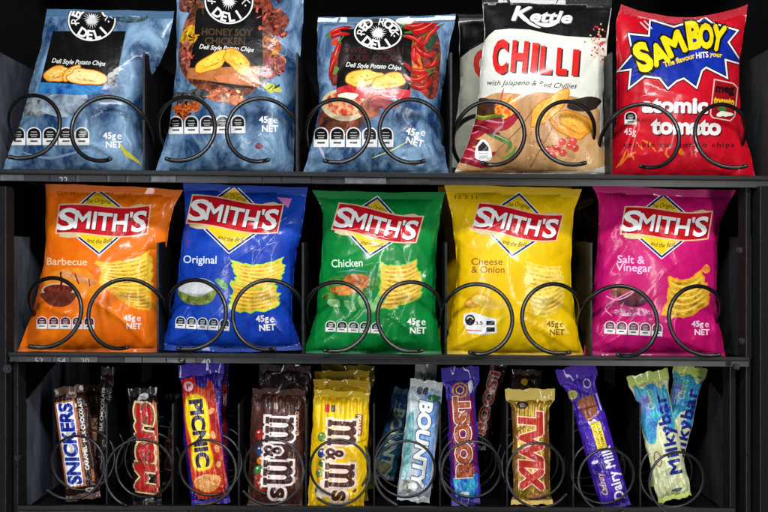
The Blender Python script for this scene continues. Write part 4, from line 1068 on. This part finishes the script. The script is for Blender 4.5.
def bag_red():
    c = (206, 16, 40)
    pk = Pack([(621, 4), (616, 30), (617, 80), (616, 120), (610, 150), (601, 182)], [(748, 4), (742, 40), (739, 80), (741, 115), (749, 150), (757, 184)], seed=97, g=2.2, H=.03, sag=(13, 0), crease=1.2, seals=(.045, .03))
    pk.part('brand_logo', 2)
    star = np.array([(620, 70), (634, 54), (630, 35), (650, 37), (651, 21), (674, 28), (680, 26), (700, 22), (704, 18), (712, 24), (736, 31), (727, 42), (741, 63), (724, 58), (726, 76), (706, 66), (701, 70), (696, 86), (684, 77), (676, 80), (668, 87), (660, 77), (644, 75), (630, 86), (632, 68)], float)
    pk.add(offset(star, 3.0), film(BLACK)); pk.add(offset(star, 2.0), film(WHITE)); pk.add(offset(star, .3), film(BLACK)); pk.add(offset(star, -.6), film((20, 50, 170), (12, 36, 140), 40))
    lets = (('S', 643, 57, 12.5, 26, -20), ('A', 659, 54, 15, 20, -20), ('M', 674, 44, 18, 21, -24), ('B', 694, 35, 12, 25, -8), ('O', 706, 36, 13, 22, -4), ('Y', 718, 38, 12, 23, 10))
    for l, (bd, dx, dy, cc) in enumerate(((.11, .9, .9, BLACK), (.11, -.6, -.5, BLACK), (.055, 0, 0, (244, 214, 20)))):
        for i, (ch, x, y, w, h, r) in enumerate(lets): pk.add(text(ch, x + dx, y + dy, w, h, r, bold=bd), film(cc), 7 + l * 1.2 + (i % 2) * .5)
    pk.part('slogan_lettering', 12)
    pk.add(text('The flavour', 679, 60, 32, 5.2, -17, bold=.03), film((244, 206, 60))); pk.part('emphasis_lettering', 12); pk.add(text('HITS', 702, 55, 12, 5.5, -6, bold=.03), film(WHITE), 12); pk.part('slogan_end_lettering', 12); pk.add(text('your', 716, 54.5, 12, 4.5, 6, bold=.03), film((244, 206, 60)), 12)
    pk.part('dash_print', 12)
    for d in (0, 4): pk.add(stroke([(640 + d, 22 - d * .3), (648 + d, 30 - d * .3)], 1.3), film((236, 200, 206)), 12)
    pk.part('flavour_name', 4)
    for dx, dy, cc, l in ((1.2, 1.2, (90, 8, 20), 4), (0, 0, (244, 240, 236), 5)):
        pk.add(text('atomic', 675 + dx, 105 + dy, 64, 14.5, 1, bold=.046), film(cc), l); pk.add(text('tomato', 686 + dx, 126 + dy, 68, 15.5, 1, bold=.046), film(cc), l)
    pk.part('chips_lettering', 4); pk.add(text('crinkle cut potato chips', 679, 144.5, 110, 5, 0, bold=.012, space=.12), film((60, 6, 16)))
    pk.part('tomato_label', 4)
    q = smooth([(715, 80), (733, 84), (737, 88), (734, 116), (730, 120), (713, 117), (711, 114)], 1, True)
    pk.add(offset(q, 1.2), film((236, 190, 180))); pk.add(q, film((150, 14, 26))); pk.add(text('meg', 725, 88.5, 18, 8, 4, bold=.05), film((30, 10, 14))); pk.add(text('tomato', 724, 101, 20, 8, 6, bold=.05), film((240, 190, 40)))
    pk.add(blob(724, 114, 6, 3.5, 4, amp=.3), film((236, 240, 220))); pk.add(blob(722, 109, 4, 2.5, 8), film((60, 120, 50)))
    icons(pk, 624, 118, 637, 118, 13, n=1, name='nutrition_icons')
    pk.part('net_weight', 4); pk.add(text('45g', 630, 131.5, 12, 6.5, 2, bold=.008), film((246, 220, 220)))
    pk.part('flame_print', 3); r = random.Random(2)
    for pts in ([(616, 168), (622, 160), (626, 150)], [(620, 166), (628, 156), (636, 152)], [(626, 158), (632, 156), (634, 160)], [(642, 140), (650, 144), (656, 152)], [(636, 142), (640, 146), (643, 150)], [(668, 146), (666, 154), (672, 160)]):
        pk.add(stroke(smooth(pts), 2.6, [.2, 1, .3]), film((236, 120, 40)), 3 + r.random())
    pk.add(blob(681, 152, 3, 3, 2), film((240, 120, 30)), 3); pk.add(ell(697, 150, 2, 2), film((240, 170, 150)), 3)
    return pk.finish('chip_bag', 'red tomato chip bag with a blue starburst, at the right end of the upper shelf', 'chip bag', TOPG, film(c, (186, 10, 30), 30), seal_mat((180, 20, 40)))
bag_red()

# ------------------------------------------------------------------ bottom shelf: chocolate bars
BG = 'chocolate bars and sweets on the bottom shelf'
def bar(cx, cy, w, h, rot, seed, topw=None, botw=None, y0=.006, H=.007, g=1.4, lean=.02, seals=(.07, .05), bow=0.0, crease=.8, px=.5, pt=.35, sh=0.0, ncr=22, rag=.8):
    topw = topw or w; botw = botw or w; hh = h / 2
    sy = -hh + h * (seals[0] + .03)
    L = [(-topw / 2 + sh, -hh), (-topw / 2 * .97 + sh * .9, -hh + h * seals[0]), (-w / 2 + sh * .7, sy + h * .05), (-w / 2 - bow, 0), (-w / 2, hh - h * (seals[1] + .06)), (-botw / 2 * .97, hh - h * seals[1]), (-botw / 2, hh)]
    R = [(topw / 2 + sh, -hh), (topw / 2 * .97 + sh * .9, -hh + h * seals[0]), (w / 2 + sh * .7, sy + h * .05), (w / 2 + bow, 0), (w / 2, hh - h * (seals[1] + .06)), (botw / 2 * .97, hh - h * seals[1]), (botw / 2, hh)]
    return Pack(L, R, y0=y0, H=H, Hb=.006, lean=lean, seed=seed, g=g, frame=(cx, cy, rot), crease=crease, px=px, pt=pt, seals=seals, ncr=ncr, pleat=3.6, crw=2.6, rag=rag, edge=.45)

def up(s, x, y, length, h, **k):        # reads from the bottom to the top
    return text(s, x, y, length, h, -90, **k)
def down(s, x, y, length, h, **k):      # reads from the top to the bottom
    return text(s, x, y, length, h, 90, **k)
def outlined(pk, f, s, x, y, ln, h, cin, cout, bi=.04, bo=.10, lvl=4, mid=None, **k):
    pk.add(f(s, x, y, ln, h, bold=bo, **k), film(cout, fine=True), lvl)
    if mid: pk.add(f(s, x, y, ln, h, bold=(bi + bo) / 2, **k), film(mid, fine=True), lvl + 1)
    pk.add(f(s, x, y, ln, h, bold=bi, **k), film(cin, fine=True), lvl + 2)
def fm(c, c2=None, sc=160, **k): return film(c, c2, sc, fine=True, bump=1.6, metal=.15, **k)

def caramel_bar(back=False):
    br = (52, 24, 18)
    if back == 1:
        pk = bar(104, 425, 13, 116, 4, 103, y0=.018, lean=.02)
        pk.part('small_lettering', 2); pk.add(up('MILK CHOCOLATE', -3, -14, 46, 3, bold=.02), fm((206, 200, 192))); pk.add(up('CARAMEL', 4, -16, 40, 2.6, bold=.02), fm((150, 140, 130)), 2)
        return pk.finish('candy_bar', 'dark brown bar behind the caramel bar, near the first divider', 'candy bar', BG, fm((34, 14, 14), (20, 10, 10), 60), seal_mat((40, 24, 20)), body='wrapper')
    if back == 2:
        pk = bar(95, 437, 20, 104, -3, 104, y0=.035, lean=.02)
        pk.part('name_panel', 2); pk.add(np.array([(-3, -40), (4, -42), (5, 30), (-2, 32)], float), fm((196, 150, 110))); pk.add(up('KERS', 1, -24, 26, 5, bold=.03), fm((90, 60, 60)), 3)
        return pk.finish('candy_bar', 'second caramel bar, its cream panel just showing right of the front one', 'candy bar', BG, fm((44, 20, 18), (30, 14, 12), 60), seal_mat((60, 34, 26)), body='wrapper')
    pk = bar(76, 443, 35, 114, -7.5, 101, topw=30)
    pk.part('name_panel', 2)
    q = np.array([(-14.5, -41), (2.5, -42), (2, 42), (-14, 43)], float)
    pk.add(offset(q, 1.6), fm((196, 120, 70))); pk.add(offset(q, .5), fm((150, 40, 40))); pk.add(q, fm((236, 236, 240)))
    pk.add(up('SNICKERS', -6, 0, 80, 12.5, bold=.05, shear=.12), fm((18, 42, 150)), 6)
    pk.part('small_lettering', 2); pk.add(up('CARAMEL', 8, 16, 24, 4, bold=.03), fm((236, 226, 210))); pk.add(up('MILK CHOCOLATE', 9, -22, 44, 4, bold=.03), fm((226, 220, 214)), 2)
    pk.add(up('PEANUTS', 12.5, 34, 12, 2.4, bold=.02), fm((214, 130, 50)), 2)
    pk.part('foil_print', 1); pk.add(stroke(smooth([(4, -44), (5, -20), (5, 10), (4, 44)]), 1.4), fm((150, 90, 60))); pk.add(blob(8, 48, 5, 2.4, 3), fm((206, 196, 180))); pk.add(blob(2, -48, 6, 3, 6), fm((120, 84, 70), (200, 180, 160), 200))
    return pk.finish('candy_bar', 'brown caramel bar with a white panel and blue lettering, first from the left wall', 'candy bar', BG, fm((56, 24, 18), (34, 14, 12), 70), seal_mat((96, 66, 54)), body='wrapper')
caramel_bar(); caramel_bar(1); caramel_bar(2)

def dark_bar(back=False):
    if back:
        pk = bar(171, 440, 15, 92, 2, 112, y0=.045)
        pk.part('brand_lettering', 2); outlined(pk, up, 'Mars', 0, -8, 72, 9, (44, 18, 16), (120, 84, 50), bo=.08, shear=.15)
        return pk.finish('candy_bar', 'second dark bar with dull gold letters, half hidden by the divider', 'candy bar', BG, fm((20, 10, 10)), seal_mat((50, 36, 30)), body='wrapper')
    pk = bar(145, 447, 29, 118, -2.5, 111)
    pk.part('brand_lettering', 3)
    outlined(pk, up, 'Mars', -1, 1, 84, 18, (176, 24, 26), (238, 200, 150), bi=.03, bo=.115, lvl=3, mid=(120, 66, 30), shear=.18, sizes=[1, 1.25, 1.25, 1.25])
    pk.part('foil_print', 1); pk.add(stroke(smooth([(10.5, -46), (11.5, 0), (11, 46)]), 1.8), fm((226, 60, 60))); pk.add(stroke(smooth([(12.6, -44), (13.1, 0), (12.6, 40)]), .9), fm((220, 180, 110)), 1)
    pk.part('white_print', 2); pk.add(smooth([(-3, -52), (3, -54), (6, -50), (2, -47), (-1, -48), (-6, -45)], 4, True), fm((206, 206, 204))); pk.part('foil_glint', 2); pk.add(blob(2, 52, 4, 2.5, 4), fm((170, 170, 170)))
    return pk.finish('candy_bar', 'black bar with big red letters outlined in gold, second from the left', 'candy bar', BG, fm((22, 14, 15), (34, 18, 18), 60), seal_mat((24, 22, 24)), body='wrapper')
dark_bar(); dark_bar(True)

def nut_bar(back=False):
    if back:
        pk = bar(218, 428, 22, 130, 0, 122, y0=.04)
        pk.part('red_print', 2); pk.add(np.array([(-8, -40), (9, -44), (9, 50), (-6, 52)], float), fm((150, 24, 20), (96, 16, 16), 60))
        return pk.finish('candy_bar', 'purple and red bar standing behind the nut bar', 'candy bar', BG, fm((48, 24, 90)), seal_mat((44, 30, 110)), body='wrapper')
    pk = bar(203, 434, 39, 142, -6.5, 121, topw=46, crease=1.0, seals=(.09, .04), sh=6)
    pk.part('orange_print', 1)
    pk.add(smooth([(-14, -46), (-2, -50), (6, -44), (15, -52), (17, -20), (17.5, 30), (16, 62), (-12, 64), (-16, 40), (-17, 0), (-16, -34)], 2, True), fm((226, 84, 20), (186, 30, 18), 70))
    pk.add(smooth([(8, -46), (15, -50), (17, 0), (16.5, 58), (10, 58), (9, 0)], 2, True), fm((150, 20, 24), (196, 50, 24), 60), 2)
    pk.part('top_badge', 3); pk.add(smooth([(-16, -56), (-2, -58), (-1, -42), (-15, -40)], 1, True), fm((206, 40, 24))); pk.add(ell(-9, -49, 5, 5), fm((236, 190, 196))); pk.add(text('P', -9, -49, None, 5.5, 0, bold=.02), fm((190, 30, 40)))
    pk.part('name_panel', 3)
    q = smooth([(-13, -36), (-4, -40), (6, -34), (7.5, -10), (5, 10), (7, 24), (4, 34), (-9, 36), (-14, 26), (-12, 6), (-15, -14)], 3, True)
    pk.add(offset(q, 1.0), fm((236, 130, 30))); pk.add(q, fm((248, 214, 20)))
    pk.add(down('PICNIC', -3.5, -1, 66, 12, bold=.055), fm((40, 18, 60)))
    pk.part('nut_picture', 3)
    pk.add(blob(-1, 49, 12, 10, 3), fm((226, 130, 50), (246, 190, 120), 190)); 
    for i, (x, y) in enumerate(((10, 2), (12, 32), (11, -22), (-2, 46), (4, 52), (12, 16), (-5, 52))): pk.add(blob(x, y, 2.6, 3.8, i, 10, i * 33), fm((240, 186, 120), (210, 130, 60), 260), 5)
    return pk.finish('candy_bar', 'yellow and orange nut bar with a crumpled purple top', 'candy bar', BG, fm((56, 34, 150), (36, 20, 100), 60), seal_mat((60, 40, 160)), body='wrapper')
nut_bar(); nut_bar(True)

SLAB = [(0, 0), (.34, 0), (.34, .14), (.27, .14), (.27, .72), (.36, .8), (.46, .74), (.49, .6), (.49, .14), (.42, .14), (.42, 0), (.78, 0), (.78, .14), (.71, .14), (.71, .72), (.8, .8), (.9, .74), (.93, .6), (.93, .14),
        (.86, .14), (.86, 0), (1.22, 0), (1.22, .14), (1.15, .14), (1.15, .7), (1.1, .92), (.98, 1), (.84, 1), (.7, .9), (.62, .98), (.52, 1), (.4, .98), (.27, .9), (.27, .98), (0, .98), (0, .84), (.06, .84), (.06, .14), (0, .14)]
def slab_m(x, y, ln, h):          # an m reading downwards: its length runs along +y, its feet to the left
    P = np.array(SLAB); return np.stack([x - h / 2 + P[:, 1] * h, y - ln / 2 + P[:, 0] / 1.22 * ln], 1)
def sweets_packet(col, dk, cin, ring1, ring2, cx, cy, w, h, rot, seed, front, label, y0=.006, yellow=False, tag2=None):
    pk = bar(cx, cy, w, h, rot, seed, y0=y0, H=.011, g=1.8, px=.7, pt=.5, topw=w * (1.0), botw=w * 1.06, seals=(.05, .04), crease=.9, ncr=24)
    if front:
        pk.part('brand_lettering', 3)
        for k, (d, c) in enumerate(((2.2, ring1), (1.0, ring1), (0, cin))):
            for (x, y, l, hh) in ((2, -19, 26, 29), (2, 24, 25, 30)):
                P = slab_m(x, y, l, hh); pk.add(offset(P, d) if d else P, fm(c), 3 + k)
            f = {0: .13, 1: .09, 2: .03}[k]
            pk.add(down('&', -4, 2.5, 11, 17, bold=f), fm(c), 6 + k); pk.add(down('s', 5, 44, 9, 19, bold=f), fm(c), 6 + k)
            if k == 2: pk.add(np.array([(18, 36), (20, 36), (18, 40), (15, 39)], float), fm(c), 8)
        pk.part('sweets_picture', 1); r = random.Random(seed)
        cols = [(200, 40, 30), (40, 80, 160), (60, 150, 60), (226, 130, 20), (230, 200, 40)] if not yellow else [(120, 170, 40), (40, 60, 140), (150, 170, 60), (96, 140, 50)]
        for i, (x, y) in enumerate(((-18, -14), (-17, 2), (-18, 22), (-15, 12), (-13, 33), (-17, 40))):
            c = cols[i % len(cols)]; pk.add(ell(x, y, 4.2, 5, 20 * i), fm(c, tuple(int(v * .7) for v in c), 120), 1 + (i % 3) * .3); pk.add(ell(x - 1, y - 2, 1.2, 1, 0, 8), fm((236, 230, 220)), 2.2)
        if not yellow: pk.add(smooth([(-21, 28), (-12, 24), (-9, 34), (-12, 46), (-20, 44)], 3, True), fm((176, 70, 50), (140, 40, 30), 90), 2.4); pk.add(text('x 2', -15, 36, 7, 4, 60, bold=.03), fm((230, 210, 200)), 2.8)
        else: pk.add(smooth([(-19, 32), (-12, 28), (-6, 36), (-10, 46), (-20, 46)], 3, True), fm((236, 226, 196)), 2.4)
        pk.part('small_print', 2)
        pk.add(rrect(-14, -43, 5, 8, 1), fm((60, 50, 50) if not yellow else (206, 60, 60))); pk.add(rrect(-8, -43, 4, 7, 1), fm((90, 80, 76)), 2)
        for i in range(3): pk.add(stroke([(-4 + i * 1.6, -46), (-4 + i * 1.6, -40)], .8), fm((190, 180, 170)), 2)
        pk.part('flavour_name', 2)
        if yellow: pk.add(rrect(18, -28, 8, 22, 2), fm((150, 80, 30))); pk.add(down('PEANUT', 18, -28, 19, 4.2, bold=.03), fm((240, 220, 190)))
        else: pk.add(down('CHOCOLATE', 19, -26, 24, 3.6, bold=.025), fm((200, 160, 120)))
    if tag2: tag2(pk)
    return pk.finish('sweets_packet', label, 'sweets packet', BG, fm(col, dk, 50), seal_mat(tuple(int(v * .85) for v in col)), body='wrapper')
sweets_packet((82, 44, 34), (54, 28, 24), (60, 30, 24), (244, 226, 224), 0, 277, 449, 54, 120, 2, 131, True, 'brown packet of chocolate sweets with chunky dark letters outlined in white')
def bk(pk): pk.part('small_print', 2); pk.add(rrect(-17, -44, 5, 12, 1), fm((60, 56, 54))); pk.add(stroke([(-14, -50), (-4, -51)], 1.2), fm((110, 104, 100)), 2)
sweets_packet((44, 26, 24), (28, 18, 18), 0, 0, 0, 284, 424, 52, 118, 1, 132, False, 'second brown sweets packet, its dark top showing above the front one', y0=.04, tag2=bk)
sweets_packet((244, 204, 20), (232, 184, 10), (78, 40, 28), (248, 222, 204), 0, 339, 452, 56, 122, 3, 133, True, 'front yellow packet of peanut sweets with chunky brown letters', yellow=True)
sweets_packet((226, 180, 20), (206, 160, 10), 0, 0, 0, 340, 440, 56, 120, 1, 134, False, 'second yellow peanut packet, right behind the front one', y0=.03)  # packets behind get ever darker yellows, shade painted into the film
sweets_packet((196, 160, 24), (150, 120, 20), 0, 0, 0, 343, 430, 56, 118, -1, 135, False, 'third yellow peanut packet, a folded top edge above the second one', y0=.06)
sweets_packet((160, 140, 24), (120, 104, 20), 0, 0, 0, 346, 424, 54, 118, 2, 136, False, 'rearmost yellow peanut packet, painted olive for the shade under the middle shelf', y0=.10)  # darkest yellow of the row, its shade is in the colour

def coconut_bar(kind=0):
    if kind == 1:
        pk = bar(424, 426, 22, 124, 2, 142, y0=.035)
        pk.part('small_print', 2)
        for i in range(4): pk.add(ell(-4 + i * 3.4, -50 + (i % 2) * 2, 1.4, 3, 10, 10), fm((60, 66, 70)), 2)
        return pk.finish('candy_bar', 'silver grey topped bar standing upright behind the coconut bar', 'candy bar', BG, fm((120, 130, 126), (60, 70, 80), 60), seal_mat((130, 136, 130)), body='wrapper')
    if kind == 2:
        pk = bar(394, 434, 22, 92, 14, 143, y0=.045)
        pk.part('name_print', 2); pk.add(down('BOUNTY', 0, 10, 70, 10, bold=.05), fm((150, 170, 150)))
        pk.add(blob(-2, 34, 7, 6, 3), fm((150, 150, 120), (90, 90, 70), 130), 3)
        return pk.finish('candy_bar', 'teal bar leaning left behind the coconut bar inside the spiral', 'candy bar', BG, fm((20, 84, 96), (40, 60, 120), 40), seal_mat((60, 90, 100)), body='wrapper')
    pk = bar(420, 441, 33, 122, 6.5, 141)
    pk.part('blue_print', 1)
    pk.add(smooth([(-2, -44), (8, -48), (14, -40), (14.5, 10), (14, 40), (8, 44), (2, 36), (0, 6)], 3, True), fm((84, 128, 206), (140, 176, 226), 40)); pk.add(smooth([(-15, -20), (-9, -26), (-7, 10), (-9, 40), (-14, 30)], 3, True), fm((60, 140, 150), (150, 200, 196), 60), 1)
    pk.add(blob(9, -44, 6, 4, 3), fm((60, 120, 70), (30, 80, 60), 120), 2); pk.add(blob(-6, -50, 3, 4, 5), fm((70, 80, 90)), 2); pk.add(blob(0, -50, 3, 4, 5), fm((70, 80, 90)), 2)
    pk.part('brand_lettering', 3)
    outlined(pk, down, 'BOUNTY', 2, 3, 84, 12, (236, 238, 236), (40, 90, 120), bi=.05, bo=.10, shear=.15)
    pk.part('small_lettering', 2); pk.add(down('COCONUT', -10.5, 0, 40, 3.4, bold=.02), fm((90, 150, 150)))
    pk.part('coconut_picture', 3); pk.add(blob(-5, 46, 9, 7, 3), fm((206, 206, 196), (110, 110, 96), 160)); pk.add(blob(-2, 46, 5, 4, 6), fm((240, 240, 236)))
    return pk.finish('candy_bar', 'pale blue and white coconut bar with white name running down', 'candy bar', BG, fm((196, 206, 210), (140, 160, 176), 50), seal_mat((190, 196, 196)), body='wrapper')
coconut_bar(); coconut_bar(1); coconut_bar(2)

def purple_bar(back=False):
    if back:
        pk = bar(487, 404, 20, 92, 14, 152, y0=.04, lean=.01)
        pk.part('brand_lettering', 2); outlined(pk, up, 'BOOST', 0, -4, 66, 9, (110, 40, 24), (140, 120, 110), bo=.09)
        return pk.finish('candy_bar', 'dark brown bar leaning right behind the purple one', 'candy bar', BG, fm((40, 16, 16), (28, 12, 20), 60), seal_mat((40, 24, 40)), body='wrapper')
    pk = bar(463, 436, 29, 138, -2.5, 151, topw=38, seals=(.10, .05), crease=.8)
    pk.part('maroon_print', 1); pk.add(smooth([(-12.5, -38), (12, -40), (13, 38), (-12, 42)], 1, True), fm((120, 20, 60), (90, 20, 90), 50)); pk.add(smooth([(-12, 42), (13, 38), (12, 60), (-10, 62)], 1, True), fm((30, 80, 190), (60, 190, 200), 60), 1)
    pk.part('brand_lettering', 3)
    outlined(pk, up, 'BOOST', 0, 1, 78, 14, (160, 74, 34), (244, 214, 190), bi=.03, bo=.105, mid=(104, 30, 26))
    pk.part('swirl_print', 3); pk.add(ring(-1, -46, 8, 8, 2), fm((196, 120, 40))); pk.add(ring(-1, -46, 4.5, 4.5, 1.4), fm((220, 160, 60)))
    pk.add(smooth([(7, -52), (11, -56), (12, -48), (9, -42)], 3, True), fm((226, 226, 240)), 4); pk.add(blob(-1, 58, 4, 2.4, 3), fm((216, 226, 236)), 3)
    pk.add(stroke([(-9, 48), (-9, 60)], 2), fm((120, 180, 230)), 4)
    return pk.finish('candy_bar', 'purple and maroon bar with rust coloured letters outlined in white', 'candy bar', BG, fm((70, 44, 170), (44, 26, 120), 50), seal_mat((58, 44, 150)), body='wrapper')
purple_bar(); purple_bar(True)

def gold_bar(back=False):
    if back:
        pk = bar(526, 410, 30, 80, 1, 162, y0=.05)
        pk.part('gold_print', 2); pk.add(blob(-2, -28, 3, 4, 3), fm((190, 150, 30))); pk.add(stroke([(-12, -20), (10, -19)], 1.4), fm((110, 80, 30)), 2)
        return pk.finish('candy_bar', 'dark brown bar top with a gold glint behind the gold bar', 'candy bar', BG, fm((36, 22, 16)), seal_mat((50, 34, 20)), body='wrapper')
    pk = bar(531, 447, 37, 116, -1, 161, topw=50, botw=42, seals=(.10, .045), crease=1.0)
    pk.part('brand_lettering', 3)
    outlined(pk, down, 'TWIX', 0, 4, 76, 21, (176, 40, 24), (250, 220, 200), bi=.045, bo=.10, mid=(206, 70, 60), shear=.1)
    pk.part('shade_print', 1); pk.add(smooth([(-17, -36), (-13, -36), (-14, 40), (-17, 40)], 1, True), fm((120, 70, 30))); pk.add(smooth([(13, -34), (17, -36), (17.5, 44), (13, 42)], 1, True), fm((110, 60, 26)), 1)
    pk.add(ell(-8, -42, 6, 4), fm((50, 40, 34)), 2); pk.add(rrect(-8, -42, 5, 4, 1), fm((150, 140, 110)), 3); pk.add(blob(6, 50, 8, 4, 4), fm((226, 150, 110), (160, 80, 40), 150), 2)
    return pk.finish('candy_bar', 'gold foil bar with red letters outlined in cream', 'candy bar', BG, film((206, 170, 70), (120, 84, 24), 90, metal=.55, rough=.3, fine=True, bump=2.2, ramp=(.4, .68)), seal_mat((226, 196, 100)), body='wrapper')
gold_bar(); gold_bar(True)

def violet_bar():
    pk = bar(596, 437, 30, 150, -16, 171, topw=40, seals=(.10, .03), crease=.9, botw=30, sh=-1)
    pk.part('gold_seal_print', 3); pk.add(ell(-11, -47, 5, 4.6), fm((196, 186, 90))); pk.add(ell(-11, -47, 3.6, 3.3), fm((160, 150, 70)))
    pk.add(ell(6, -54, 4, 5), fm((190, 190, 220)), 3); pk.add(ell(6, -54, 2.8, 3.8), fm((70, 50, 150)), 4)
    pk.part('chocolate_picture', 3); pk.add(smooth([(-7, -40), (7, -42), (9, -34), (8, -20), (4, -22), (0, -16), (-5, -20), (-7, -28), (-9, -34)], 3, True), fm((150, 80, 44), (116, 56, 30), 90)); pk.add(smooth([(-4, -16), (2, -18), (6, -14), (0, -10)], 3, True), fm((226, 220, 230)), 2)
    pk.part('flavour_label', 3); pk.add(rrect(3, -1, 10, 27, 1), fm((244, 214, 40))); pk.add(down('CRISPY', 1, -1, 20, 2.4, bold=.01), fm((90, 60, 20))); pk.add(down('CARAMEL', 5, -1, 22, 2.4, bold=.01), fm((90, 60, 20)), 4)
    pk.part('brand_lettering', 3); pk.add(up('Dairy Milk', 6, 39, 54, 9.5, bold=.028, space=.03), fm((240, 238, 246)))
    pk.add(up('Cadbury', -7, 47, 22, 6, bold=.015, shear=.3), fm((214, 190, 90)), 3)
    pk.part('white_print', 2); pk.add(stroke([(12, -42), (12.5, -24)], 1.4), fm((206, 200, 230))); pk.part('splash_print', 2); pk.add(blob(-8, 24, 3, 2, 3), fm((226, 220, 240)))
    return pk.finish('candy_bar', 'violet milk chocolate bar tilted to the left with a small yellow label', 'candy bar', BG, fm((78, 40, 176), (52, 24, 140), 40), seal_mat((76, 40, 170)), body='wrapper')
violet_bar()

def milk_bar(back=False):
    if back: pk = bar(677, 427, 28, 126, 13, 182, topw=34, y0=.022, seals=(.08, .04), crease=.8)
    else: pk = bar(661, 436, 34, 130, -12.5, 181, topw=42, seals=(.08, .04), crease=.8)
    pk.part('blue_print', 1)
    pk.add(smooth([(-16, -54), (-8, -50), (2, -54), (10, -46), (15, -50), (16, -20), (15, -4), (8, -8), (4, -18), (-2, -10), (-6, 4), (-12, 6), (-16, -4), (-17, -30)], 3, True), fm((60, 120, 200), (60, 190, 190), 40))
    pk.add(blob(-8, -34, 6, 12, 3), fm((120, 110, 190), (90, 150, 210), 80), 2); r = random.Random(5)
    for i in range(16): pk.add(blob(r.uniform(2, 15), r.uniform(-26, 2), r.uniform(1, 2.4), r.uniform(.8, 2), i, 8, r.uniform(0, 180)), fm((40, 90, 190)), 2 + (i % 5) * .2)
    pk.part('top_lettering', 3); pk.add(up('Choco', -3, -38, 20, 7, bold=.0), fm((170, 220, 90)))
    pk.part('brand_lettering', 3); pk.add(up('Milkybar', 7, 0, 80, 11.5, bold=.034, space=.05), fm((30, 40, 130)))
    pk.part('small_print', 2); pk.add(ring(-8, 22, 4, 8, 1.2), fm((150, 90, 60))); pk.add(blob(4, 56, 5, 2, 3), fm((90, 100, 110)), 2)
    col = ((220, 222, 176), (196, 204, 160))
    return pk.finish('candy_bar', 'pale green milk bar leaning left in front of its twin' if not back else 'pale green milk bar leaning right behind its twin', 'candy bar', BG, fm(col[0], col[1], 50), seal_mat((190, 210, 110)), body='wrapper')
milk_bar(); milk_bar(True)

# ================================================================== camera, world, lamps
cam = bpy.data.cameras.new('camera'); co = bpy.data.objects.new('camera', cam); COL.objects.link(co)
co.location = (0, -D, 0); co.rotation_euler = (math.pi / 2, 0, 0)
cam.sensor_width = 36; cam.lens = 36 * D / 0.768; cam.clip_start = 0.02; cam.clip_end = 20
SC.camera = co
w = bpy.data.worlds.new('World'); SC.world = w; w.use_nodes = True
bg = w.node_tree.nodes['Background']; bg.inputs['Color'].default_value = (0.75, 0.85, 1, 1); bg.inputs['Strength'].default_value = 0.06
def area(name, loc, target, sx, sy, power, col=(1, 1, 1)):
    l = bpy.data.lights.new(name, 'AREA'); l.shape = 'RECTANGLE'; l.size = sx; l.size_y = sy; l.energy = power; l.color = col
    o = bpy.data.objects.new(name, l); COL.objects.link(o); o.location = loc
    o.rotation_euler = (Vector(target) - Vector(loc)).to_track_quat('-Z', 'Y').to_euler()
    return o
area('lamp_left', (-0.48, -0.82, -0.05), (0, 0.05, -0.02), 0.07, 0.9, 4.0, (0.95, 0.98, 1))
area('lamp_right', (0.50, -0.80, -0.05), (0, 0.05, -0.02), 0.07, 0.9, 4.0, (1, 0.98, 0.95))
area('lamp_top', (0.04, -0.80, 0.62), (0, 0, 0), 0.7, 0.08, 9.0, (1, 1, 1))
SC.view_settings.view_transform = 'Standard'; SC.view_settings.look = 'None'; SC.view_settings.exposure = 0; SC.view_settings.gamma = 1
SC.cycles.max_bounces = 6; SC.cycles.use_denoising = True
